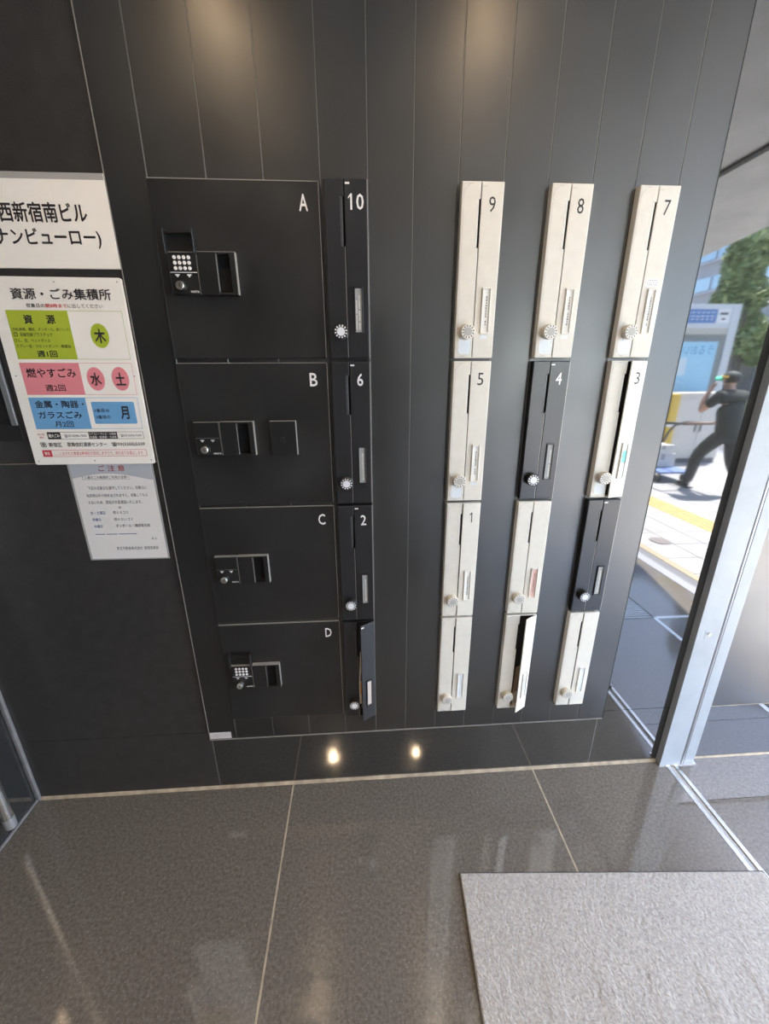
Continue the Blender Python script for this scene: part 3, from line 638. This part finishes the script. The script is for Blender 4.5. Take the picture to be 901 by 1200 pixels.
# dark intercom panel at the edge of the view
ic = tag(root('intercom_panel', (-1.17, 0, 1.338)), 'black wall panel with a grey rim beside the waste sign', 'panel')
MB().box(0, 0.2515, -0.006, 0, 0, 0.44).build('back_plate', BLACKPL, ic, bevel=0.001)
MB().box(0.236, 0.2510, -0.012, -0.006, 0.042, 0.44).build('rim', mat('grey_rim', (0.16, 0.165, 0.17), 0.35), ic, bevel=0.002)
MB().box(0.01, 0.236, -0.008, -0.006, 0.042, 0.44).build('screen', mat('panel_glass', (0.02, 0.02, 0.021), 0.12), ic)
# upright pull bar on the left wall
pb = tag(root('pull_bar', (-1.243, -0.150, 0.070)), 'upright brushed steel pull bar close to the left wall', 'handle')
MB().lathe([(0.014, 0), (0.0165, 0.003), (0.0165, 0.045)], (0, 0, 1), (0.040, 0, 0), 20).build('end_cap', mat('grey_end_cap', (0.40, 0.39, 0.38), 0.4, metal=0.6), pb, smooth=False)
MB().cyl((0.040, 0, 0.045), (0, 0, 1), 0.0165, 1.9, 20).build('bar', STEEL, pb, smooth=False)
for z in (0.35, 1.55): MB().cyl((0.0, 0, z), (1, 0, 0), 0.009, 0.030, 14).build('bracket', STEEL, pb)

# ------------------------------------------------------------------ entrance mat
mt = tag(root('door_mat', (0.281, -0.343, 0.0), rz=math.radians(-3.4)), 'grey carpet entrance mat on the granite floor', 'mat')
MWX, MWY = 0.965, 0.92
MB().box(0, MWX, -MWY, 0, 0.0, 0.006).build('rubber_base', MATEDGE, mt)
NX, NY = 300, 286; v = []; f = []
cells = [(0.085+0.135*k, 0.205, 0.105, 0.085) for k in range(6)]
for j in range(NY+1):
    for i in range(NX+1):
        x = 0.002+(MWX-0.004)*i/NX; y = -0.002-(MWY-0.004)*j/NY
        z = 0.0085+0.0010*noise.noise((x*260, y*260, 0))+0.0009*noise.noise((x*90, y*90, 3))+0.0007*noise.noise((x*9, y*9, 5))+0.0004*random.random()
        for cx, cy, cw, ch in cells:
            if cx < x+0.12*(-y-cy) < cx+cw and cy < -y < cy+ch+0.03:
                e = min(x+0.12*(-y-cy)-cx, cx+cw-x-0.12*(-y-cy), -y-cy, cy+ch+0.03+y)
                z -= 0.0012*min(1.0, e/0.010)
        if i in (0, NX) or j in (0, NY): z = 0.006
        v.append((x, y, z))
for j in range(NY):
    for i in range(NX):
        a = j*(NX+1)+i; f.append((a, a+NX+1, a+NX+2, a+1))
tag(MB().add(v, f).build('carpet_pile', MATFIB, mt), kind='stuff')

# ------------------------------------------------------------------ ceiling downlights
LAMP = mat('lamp_diffuser', (1.0, 0.66, 0.34), 0.5, emit=22.0)
def downlight(x, y, power, label):
    r = tag(root('downlight', (x, y, 2.6)), label, 'ceiling light', 'round ceiling downlights')
    MB().lathe([(0.058, 0), (0.058, -0.004), (0.044, -0.006), (0.040, -0.001)], (0, 0, 1), (0, 0, 0), 28).build('trim_ring', mat('downlight_trim', (0.6, 0.58, 0.55), 0.4), r)
    MB().cyl((0, 0, -0.0075), (0, 0, 1), 0.036, 0.0015, 24).build('diffuser', LAMP, r)
    ld = bpy.data.lights.new('downlight_lamp', 'SPOT'); ld.energy = power; ld.color = (1.0, 0.74, 0.47); ld.spot_size = math.radians(125); ld.spot_blend = 0.9; ld.shadow_soft_size = 0.022
    lo = bpy.data.objects.new('downlight_lamp', ld); COL.objects.link(lo); lo.parent = r; lo.location = (0, 0, -0.02)
downlight(-0.39, -0.46, 11, 'recessed downlight near the lockers')
downlight(0.42, -0.46, 10, 'recessed downlight near mailbox 9')
downlight(-0.39, -2.28, 105, 'recessed downlight at the rear of the lobby near the granite corner')
downlight(0.55, -2.28, 30, 'recessed downlight at the rear of the lobby near the doorway')

# ------------------------------------------------------------------ the street outside (seen mirrored in the granite)
# --- poster stand
ad = tag(root('poster_stand', (6.72, -6.30, 0.0), rz=PI), 'bus stop poster stand with blue poster in pale frame', 'poster stand')
FRM = mat('pale_stand_frame', (0.62, 0.63, 0.64), 0.45)
MB().box(0.0, 0.155, -0.09, 0.09, 0, 2.66).build('post', FRM, ad, bevel=0.006)
MB().box(1.42, 1.575, -0.09, 0.09, 0, 2.66).build('post', FRM, ad, bevel=0.006)
MB().box(0.155, 1.42, -0.08, 0.08, 2.28, 2.66).build('header', FRM, ad, bevel=0.004)
hd = patch(ad, 'header_band', 0.42, 1.41, 2.36, 2.58, -0.081, mat('header_blue', (0.08, 0.20, 0.46), 0.4))
_m = MB()
for k in range(10): 
    _m.box(0.47+0.09*k, 0.535+0.09*k, -0.0825, -0.0822, 2.46, 2.475); _m.box(0.48+0.09*k, 0.52+0.09*k, -0.0825, -0.0822, 2.41, 2.43); _m.box(0.475+0.09*k, 0.53+0.09*k, -0.0825, -0.0822, 2.52, 2.535)
_m.build('header_print', WHITEPRINT, hd)
lg = patch(ad, 'logo_panel', 0.18, 0.41, 2.36, 2.58, -0.081, WHITEPRINT)
_m = MB(); _m.box(0.22, 0.37, -0.0825, -0.0822, 2.49, 2.53); _m.box(0.26, 0.33, -0.0825, -0.0822, 2.41, 2.44); _m.build('logo_print', BLACKPRINT, lg)
MB().box(0.155, 1.42, -0.075, 0.075, 2.18, 2.28).build('upper_rail', mat('beige_rail', (0.52, 0.49, 0.42), 0.5), ad)
MB().box(0.155, 1.42, -0.07, 0.07, 0.55, 2.18).build('display_case', mat('dark_case', (0.20, 0.21, 0.20), 0.35), ad)
MB().box(0.155, 1.42, -0.075, 0.075, 0.12, 0.55).build('lower_panel', FRM, ad)
ps_ = patch(ad, 'poster', 0.27, 1.32, 0.75, 2.06, -0.0702, mat('poster_blue', (0.36, 0.62, 0.78), 0.35), th=0.002)
text(ps_, 'lettering', 'うるおい', 0.33, 0.92, 1.84, 2.00, -0.0725, mat('poster_ink', (0.12, 0.35, 0.55), 0.4), bold=0.02)
POSW = mat('poster_white', (0.66, 0.74, 0.78), 0.4)
MB().prism([(0.78, 1.50), (0.98, 1.47), (0.96, 1.78), (0.80, 1.80)], -0.0726, -0.0722).build('picture', POSW, ps_)
disc(ps_, 'picture', 0.93, 1.18, 0.12, 0.17, -0.0724, mat('poster_pale', (0.45, 0.62, 0.72), 0.4)); disc(ps_, 'picture', 0.93, 1.00, 0.15, 0.09, -0.0728, mat('poster_deep', (0.08, 0.30, 0.55), 0.4))
for zz in (1.52, 1.15):
    pts = [(1.28, zz+0.05), (1.12, zz-0.02), (0.95, zz-0.12), (0.78, zz-0.17), (0.70, zz-0.30), (0.62, zz-0.42), (0.50, zz-0.47)]
    b = MB()
    for (a0, c0), (a1, c1) in zip(pts, pts[1:]): b.add([(a0, -0.0735, c0-0.006), (a0, -0.0735, c0+0.006), (a1, -0.0735, c1+0.006), (a1, -0.0735, c1-0.006)], [(0, 1, 2, 3)])
    b.build('white_line', POSW, ps_)

# --- street cabinets and a yellow post
cb = tag(root('street_cabinet', (5.42, -5.62, 0.0)), 'beige street utility cabinet in front of the poster stand', 'cabinet')
BEI = mat('beige_cabinet_paint', (0.66, 0.61, 0.56), 0.5)
MB().box(0, 0.98, -0.45, 0.0, 0.08, 1.16).build('body', BEI, cb, bevel=0.01); MB().box(-0.02, 1.0, -0.47, 0.02, 1.16, 1.21).build('roof', BEI, cb, bevel=0.01)
MB().box(0.02, 0.96, -0.43, -0.02, 0.0, 0.08).build('plinth', KDARK, cb)
for s in (0, 1):
    dd = MB().box(0.03+0.47*s, 0.48+0.47*s, 0.0, 0.012, 0.14, 1.10).build('door', BEI, cb, bevel=0.004); MB().box(0.42+0.10*s, 0.44+0.10*s, 0.012, 0.03, 0.55, 0.68).build('handle', KDARK, dd)
cb2 = tag(root('street_cabinet', (4.45, -5.70, 0.0)), 'greenish grey street cabinet beside the yellow post', 'cabinet')
GGR = mat('green_grey_cabinet', (0.36, 0.38, 0.34), 0.5)
MB().box(0, 0.72, -0.4, 0, 0.08, 1.12).build('body', GGR, cb2, bevel=0.01); MB().box(-0.02, 0.74, -0.42, 0.02, 1.12, 1.17).build('roof', GGR, cb2, bevel=0.01); MB().box(0.02, 0.70, -0.38, -0.02, 0, 0.08).build('plinth', KDARK, cb2)
dd = MB().box(0.04, 0.68, 0.0, 0.012, 0.14, 1.06).build('door', GGR, cb2, bevel=0.004); MB().box(0.08, 0.10, 0.012, 0.03, 0.55, 0.68).build('handle', KDARK, dd)
yp_ = tag(root('yellow_post', (5.30, -5.55, 0.0)), 'square yellow guard post beside the beige cabinet', 'post')
MB().box(-0.075, 0.075, -0.075, 0.075, 0.02, 1.20).build('post', mat('yellow_paint', (0.74, 0.50, 0.08), 0.5), yp_, bevel=0.012); MB().box(-0.11, 0.11, -0.11, 0.11, 0, 0.02).build('base_plate', KDARK, yp_); MB().box(-0.077, 0.077, -0.077, 0.077, 0.66, 0.70).build('band', WHITEPRINT, yp_)

# --- guard railing along the kerb
gl = tag(root('guard_rail', (7.15, -13.0, 0.0)), 'white pipe guard rail along the road kerb', 'railing')
GRM = mat('guard_rail_paint', (0.62, 0.62, 0.60), 0.4)
for z in (0.42, 0.78): MB().tube([(0, 0, z), (0, 6.4, z)], 0.03, 10).build('rail', GRM, gl, smooth=True)
gp_ = None
for k in range(5):
    if gp_ is None: gp_ = MB().cyl((0, 0, 0), (0, 0, 1), 0.035, 0.84, 12).build('post', GRM, gl)
    else: copy_part(gp_, gl, (0, 1.6*k, 0))

# --- street tree
LEAF = [mat('leaf_green', (0.20, 0.27, 0.11), 0.5, var=0.35, vscale=3), mat('leaf_light', (0.34, 0.40, 0.17), 0.5, var=0.3, vscale=3)]
BARK = mat('bark', (0.11, 0.09, 0.075), 0.9, var=0.3, vscale=12)
def foliage(name, blobs, n, size, m, parent, seed):
    rnd = random.Random(seed); v = []; f = []
    for k in range(n):
        cx, cy_, cz, rx, rz = rnd.choices(blobs, weights=[b[3]*b[3]*b[4] for b in blobs])[0]
        d = Vector((rnd.gauss(0, 1), rnd.gauss(0, 1), rnd.gauss(0, 1))).normalized()*(0.45+0.55*rnd.random()**0.5)
        p = Vector((cx+d.x*rx, cy_+d.y*rx, cz+d.z*rz)); a = Vector((rnd.gauss(0, 1), rnd.gauss(0, 1), rnd.gauss(0, 0.6))).normalized(); b = a.orthogonal().normalized()
        s = size*(0.6+0.8*rnd.random()); o = len(v)
        v += [tuple(p-a*s), tuple(p+b*s*0.5), tuple(p+a*s), tuple(p-b*s*0.5)]; f.append((o, o+1, o+2, o+3))
    return MB().add(v, f).build(name, m, parent)
tre = tag(root('street_tree', (10.25, -9.75, -0.12)), 'slim green street tree behind the poster stand', 'tree')
MB().tube([(0, 0, 0), (-0.02, 0.02, 1.2), (-0.10, -0.10, 2.6), (-0.2, -0.2, 4.6)], 0.10, 10).build('trunk', BARK, tre, smooth=True)
for k, (a, z) in enumerate(((0.4, 2.2), (2.4, 2.7), (4.3, 3.1), (5.5, 2.4))): MB().tube([(-0.08, -0.06, z-0.4), (-0.08+0.35*math.cos(a), -0.06+0.35*math.sin(a), z), (-0.08+0.6*math.cos(a), -0.06+0.6*math.sin(a), z+0.45)], 0.028, 7).build('branch', BARK, tre)
bl = [(-0.28, -0.28, 4.35, 0.50, 0.85), (-0.22, -0.25, 3.5, 0.62, 0.6), (-0.05, -0.1, 2.6, 0.58, 0.55), (0.35, 0.15, 2.2, 0.42, 0.40), (-0.3, -0.3, 3.0, 0.5, 0.5)]
foliage('foliage', bl, 3800, 0.085, LEAF[0], tre, 3); foliage('foliage', bl, 2600, 0.075, LEAF[1], tre, 4)
for k, (x, y, lb) in enumerate(((12.6, -9.4, 'low clipped roadside shrub nearest the street tree'), (13.4, -10.9, 'low clipped roadside shrub farther along the median'), (11.6, -7.2, 'low clipped roadside shrub at the near end of the median'))):
    sh = tag(root('roadside_shrub', (x, y, -0.12)), lb, 'shrub', 'shrubs on the median')
    MB().tube([(0, 0, 0), (0.02, 0.01, 0.5)], 0.04, 7).build('stem', BARK, sh)
    foliage('foliage', [(0, 0, 0.62, 0.75, 0.5), (0.4, 0.5, 0.55, 0.6, 0.42), (-0.4, -0.5, 0.55, 0.6, 0.42)], 1500, 0.09, LEAF[1 if k else 0], sh, 10+k)

# --- buildings across the road
SKYGL = mat('window_glass', (0.45, 0.56, 0.66), 0.08, metal=0.6)
def block(name, x, y0, y1, h, wm, label, floors, fh, z0, ww, gap, wh):
    r = tag(root(name, (x, y0, 0)), label, 'building')
    MB().box(0, 12, 0, y1-y0, 0, h).build('wall', wm, r)
    win = None; L = y1-y0; n = int(L//(ww+gap))
    for k in range(floors):
        z = z0+fh*k
        MB().box(-0.25, 0, 0, L, z-0.35, z-0.10).build('sill_band', mat('pale_band', (0.62, 0.60, 0.62), 0.7), r)
        for q in range(n):
            p = (0, gap/2+(ww+gap)*q, z)
            if win is None: win = MB().box(-0.12, 0.02, 0, ww, 0, wh).build('window', SKYGL, r); win.location = p
            else: copy_part(win, r, p)
    return r
block('office_building', 40.0, -70.0, -28.5, 26.0, mat('pale_grey_facade', (0.50, 0.49, 0.51), 0.8, var=0.05, vscale=0.5), 'pale grey office building with bands of windows', 6, 3.1, 4.4, 3.4, 0.35, 1.35)
ob = tag(root('round_building', (29.5, -23.0, 0)), 'rounded grey corner building behind the street tree', 'building')
MB().cyl((0, 0, 0), (0, 0, 1), 5.0, 20.0, 40).build('wall', mat('grey_round_facade', (0.40, 0.41, 0.43), 0.8), ob)
for k in range(5):
    MB().lathe([(5.06, 0), (5.06, 1.3)], (0, 0, 1), (0, 0, 3.2+3.3*k), 40).build('window_band', SKYGL, ob)
    MB().lathe([(5.2, 0), (5.2, 0.25)], (0, 0, 1), (0, 0, 2.9+3.3*k), 40).build('sill_band', mat('pale_band', (0.62, 0.60, 0.62), 0.7), ob)
low = tag(root('shop_building', (22.2, -40.0, 0)), 'low shop building across the road with dark window', 'building')
MB().box(0, 1.9, 0, 19, 0, 4.2).build('wall', mat('brown_grey_facade', (0.36, 0.34, 0.32), 0.8), low)
for k in range(6): MB().box(-0.08, 0.02, 0.5+3.1*k, 3.1+3.1*k, 0.5, 2.5).build('window', mat('dark_shop_glass', (0.08, 0.09, 0.10), 0.1), low)
MB().box(-0.9, 0, 0, 19, 2.75, 2.95).build('awning', mat('tan_awning', (0.60, 0.42, 0.20), 0.7), low)
sg = tag(root('shop_sign', (22.13, -23.9, 3.0)), 'small white shop sign with red marks across the road', 'sign')
MB().box(-0.06, 0.06, 0, 1.6, 0, 1.0).build('board', WHITEPRINT, sg); MB().box(-0.075, -0.06, 0.3, 0.7, 0.25, 0.5).build('mark', REDI, sg); MB().box(-0.075, -0.06, 0.9, 1.3, 0.25, 0.5).build('mark', INK, sg)

# --- hand cart with its load
BLK = mat('black_cart_tube', (0.05, 0.05, 0.055), 0.4)
ct = tag(root('hand_cart', (4.58, -4.66, 0.0), rz=PI), 'blue platform hand cart with black tube handle', 'cart')
MB().box(-0.24, 0.24, -0.38, 0.38, 0.13, 0.165).build('deck', mat('blue_deck', (0.13, 0.20, 0.42), 0.5), ct, bevel=0.012)
for sx in (-1, 1):
    for sy in (-1, 1):
        w_ = MB().cyl((0.20*sx-0.018, 0.30*sy, 0.055), (1, 0, 0), 0.055, 0.036, 18).build('wheel', BLACKPL, ct); MB().box(0.20*sx-0.025, 0.20*sx+0.025, 0.30*sy-0.03, 0.30*sy+0.03, 0.10, 0.13).build('fork', STEEL, w_)
for sx in (-1, 1): MB().tube([(0.2*sx, 0.36, 0.16), (0.2*sx, 0.30, 0.40), (0.2*sx, 0.18, 0.66), (0.2*sx, 0.08, 0.78), (0.2*sx, -0.10, 0.84), (0.2*sx, -0.58, 0.875)], 0.018, 9).build('handle_tube', BLK, ct, smooth=True)
MB().tube([(-0.2, -0.58, 0.875), (0.2, -0.58, 0.875)], 0.02, 10).build('hand_grip', mat('brown_grip', (0.22, 0.14, 0.10), 0.6), ct, smooth=True)
MB().tube([(-0.2, 0.28, 0.43), (0.2, 0.28, 0.43)], 0.012, 8).build('cross_tube', BLK, ct)
BOXM = mat('pale_carton', (0.66, 0.64, 0.60), 0.7, var=0.06, vscale=10); TAPE = mat('grey_tape', (0.34, 0.34, 0.36), 0.4)
for (x, y, z, w, d_, h, lb) in ((4.58, -4.76, 0.166, 0.40, 0.34, 0.20, 'wide pale carton lying on the hand cart deck'), (4.56, -4.73, 0.367, 0.34, 0.28, 0.13, 'smaller pale carton stacked on the wide carton')):
    c_ = tag(root('carton', (x, y, z)), lb, 'carton', 'cartons on the hand cart'); MB().box(-w/2, w/2, -d_/2, d_/2, 0, h).build('box', BOXM, c_, bevel=0.004); MB().box(-0.03, 0.03, -d_/2-0.0008, d_/2+0.0008, h*0.55, h+0.0008).build('tape', TAPE, c_)

# --- person pushing the cart, one hand raised to the face
def skin(name, pts, edges, m, parent, rootv=0, sub=1):
    me = bpy.data.meshes.new(name); me.from_pydata([p[:3] for p in pts], edges, []); me.materials.append(m)
    o = bpy.data.objects.new(name, me); COL.objects.link(o); o.parent = parent
    s = o.modifiers.new('skin', 'SKIN'); s.use_smooth_shade = True
    for i, q in enumerate(pts):
        r_ = q[3] if isinstance(q[3], tuple) else (q[3], q[3])
        me.skin_vertices[0].data[i].radius = r_; me.skin_vertices[0].data[i].use_root = (i == rootv)
    u = o.modifiers.new('smooth', 'SUBSURF'); u.levels = u.render_levels = sub
    return o
def bake(o):
    dg = bpy.context.evaluated_depsgraph_get(); me = bpy.data.meshes.new_from_object(o.evaluated_get(dg)); o.modifiers.clear(); o.data = me; return o
def chain(i, *js): 
    e = []; p = i
    for j in js: e.append((p, j)); p = j
    return e
SKIN = mat('skin', (0.56, 0.33, 0.23), 0.5); SHIRT = mat('black_green_shirt', (0.030, 0.036, 0.032), 0.8); TROU = mat('dark_grey_trousers', (0.032, 0.036, 0.034), 0.85); SHOE = mat('black_shoe', (0.016, 0.016, 0.016), 0.5); HAIR = mat('black_hair', (0.015, 0.012, 0.010), 0.5)
pr = tag(root('person', (4.67, -3.70, 0.0), rz=PI), 'person in dark shirt and green brimmed cap pushing a hand cart', 'person')
B = [(0, 0, .82, (.09, .07)), (0, .03, .98, (.09, .065)), (0, .08, 1.16, (.11, .075)), (0, .11, 1.25, (.10, .065)), (0, .135, 1.31, .05), (0, .15, 1.355, .05), (0, .165, 1.41, (.075, .088)), (0, .165, 1.475, (.075, .09)), (0, .16, 1.515, .05),
     (.15, .10, 1.245, .052), (.19, .19, 1.13, .045), (.20, .28, 1.045, .038), (.15, .32, 1.19, .034), (.105, .315, 1.31, .024), (.09, .31, 1.345, (.034, .018)),
     (-.15, .10, 1.245, .052), (-.19, .13, 1.12, .045), (-.20, .17, 1.00, .038), (-.18, .28, .93, .033), (-.165, .36, .885, .024), (-.16, .395, .880, (.034, .018)),
     (.08, .01, .76, .066), (.10, .17, .60, .066), (.10, .28, .46, .055), (.10, .31, .28, .052), (.10, .33, .11, .034), (.10, .36, .055, .034), (.10, .44, .035, .030),
     (-.08, -.01, .76, .066), (-.09, -.02, .60, .066), (-.09, -.05, .45, .055), (-.09, -.16, .30, .052), (-.09, -.29, .16, .034), (-.09, -.27, .09, .034), (-.09, -.21, .035, .030)]
E_ = chain(0, 1, 2, 3, 4, 5, 6, 7, 8)+chain(3, 9, 10, 11, 12, 13, 14)+chain(3, 15, 16, 17, 18, 19, 20)+chain(0, 21, 22, 23, 24, 25, 26, 27)+chain(0, 28, 29, 30, 31, 32, 33, 34)
def fingers(base, i0, dirs):
    for d0, d1 in dirs:
        b = Vector(base); p1 = b+Vector(d0); p2 = p1+Vector(d1); k = len(B)
        B.append((*p1, .0085)); B.append((*p2, .007)); E_.extend([(i0, k), (k, k+1)])
fingers((.09, .31, 1.345), 14, [((-.022+.012*k, -.018, .038-.002*abs(k-1)), (-.004, -.026, .012)) for k in range(4)]+[((-.03, .004, .012), (-.012, -.012, .018))])
fingers((-.16, .395, .880), 20, [((-.024+.016*k, .040, .004), (0, .012, -.024)) for k in range(4)]+[((.035, .018, -.006), (.004, .018, -.016))])
bd = bake(skin('body', B, E_, SKIN, pr))
pf = lambda i, g: (*B[i][:3], tuple(x+g for x in B[i][3]) if isinstance(B[i][3], tuple) else B[i][3]+g)
sh_ = bake(skin('shirt', [(0, 0, .70, (.165, .135)), (0, .01, .86, (.165, .135)), (0, .03, .98, (.165, .125)), (0, .08, 1.16, (.185, .14)), (0, .11, 1.245, (.155, .115)), (0, .13, 1.295, .075), pf(9, .03), (.195, .21, 1.11, .062), pf(15, .03), (-.192, .14, 1.10, .062)], chain(0, 1, 2, 3, 4, 5)+chain(4, 6, 7)+chain(4, 8, 9), SHIRT, pr))
tr_ = bake(skin('trousers', [(0, 0, .86, (.15, .12)), (0, 0, .80, (.15, .12)), pf(21, .042), pf(22, .032), pf(23, .026), pf(24, .022), (.10, .34, .06, .060), pf(28, .042), pf(29, .032), pf(30, .026), pf(31, .022), (-.09, -.30, .115, .060)], chain(0, 1, 2, 3, 4, 5, 6)+chain(1, 7, 8, 9, 10, 11), TROU, pr))
for x, y, z, a in ((.10, .31, 0.0, 0.0), (-.09, -.30, 0.02, -0.35)):
    so_ = bake(skin('shoe', [(x, y, z+.06, .046), (x, y+.10, z+.045+.05*a*0, (.046, .042)), (x, y+.19, max(.032, z+.035+.19*a*.5), (.04, .030))], chain(0, 1, 2), SHOE, pr)); MB().box(x-.045, x+.045, y-.045, y+.215, max(0.0, z), max(0.0, z)+.018).build('sole', BLACKPL, so_, bevel=0.006)
# face and hair
def ball(name, c, r3, m, parent, n=14, zcut=None):
    prof = []
    for k in range(n+1):
        a = -PI/2+PI*k/n; z = math.sin(a)
        if zcut is not None and z < zcut: continue
        prof.append((max(0.02, math.cos(a)), z))
    b = MB(); b.lathe(prof, (0, 0, 1), (0, 0, 0), 20); b.v = [(c[0]+v[0]*r3[0], c[1]+v[1]*r3[1], c[2]+v[2]*r3[2]) for v in b.v]
    return b.build(name, m, parent, smooth=True)
ball('hair', (0, .150, 1.450), (.084, .088, .075), HAIR, pr, zcut=-0.75)
nose = MB().add([(-.012, .247, 1.425), (.012, .247, 1.425), (0, .275, 1.430), (0, .250, 1.462)], [(0, 1, 2), (0, 2, 3), (1, 3, 2), (0, 3, 1)]).build('nose', SKIN, pr)
for s in (-1, 1):
    ball('eye', (.030*s, .246, 1.456), (.011, .006, .007), WHITEPRINT, pr, 8); ball('ear', (.080*s, .165, 1.44), (.010, .020, .030), SKIN, pr, 8)
MB().box(-.022, .022, .246, .250, 1.398, 1.404).build('mouth', mat('lip', (0.35, 0.13, 0.11), 0.5), pr)
cp = ball('cap', (0, .158, 1.468), (.096, .106, .075), mat('dark_green_cap', (0.035, 0.05, 0.045), 0.7), pr, zcut=-0.08)
bm_ = MB(); n = 14; v0 = []; v1 = []
for k in range(n+1):
    a = PI*k/n; v0.append((.088*math.cos(a), .158+.098*math.sin(a), 1.478-.018*abs(math.cos(a)))); v1.append((.086*math.cos(a), .180+.200*math.sin(a), 1.478-.040*abs(math.cos(a))))
vv = v0+v1+[(x, y, z-.016) for x, y, z in v0]+[(x, y, z-.016) for x, y, z in v1]; q = n+1
ff = []
for k in range(n): ff += [(k, k+1, q+k+1, q+k), (2*q+k+1, 2*q+k, 3*q+k, 3*q+k+1), (q+k, q+k+1, 3*q+k+1, 3*q+k)]
bm_.add(vv, ff).build('brim', mat('bright_green_brim', (0.10, 0.68, 0.42), 0.6), cp)
MB().tube([(.086, .195, 1.478), (.098, .150, 1.474), (.090, .105, 1.470)], 0.013, 6).build('stripe', mat('yellow_stripe', (0.85, 0.55, 0.08), 0.6), cp)
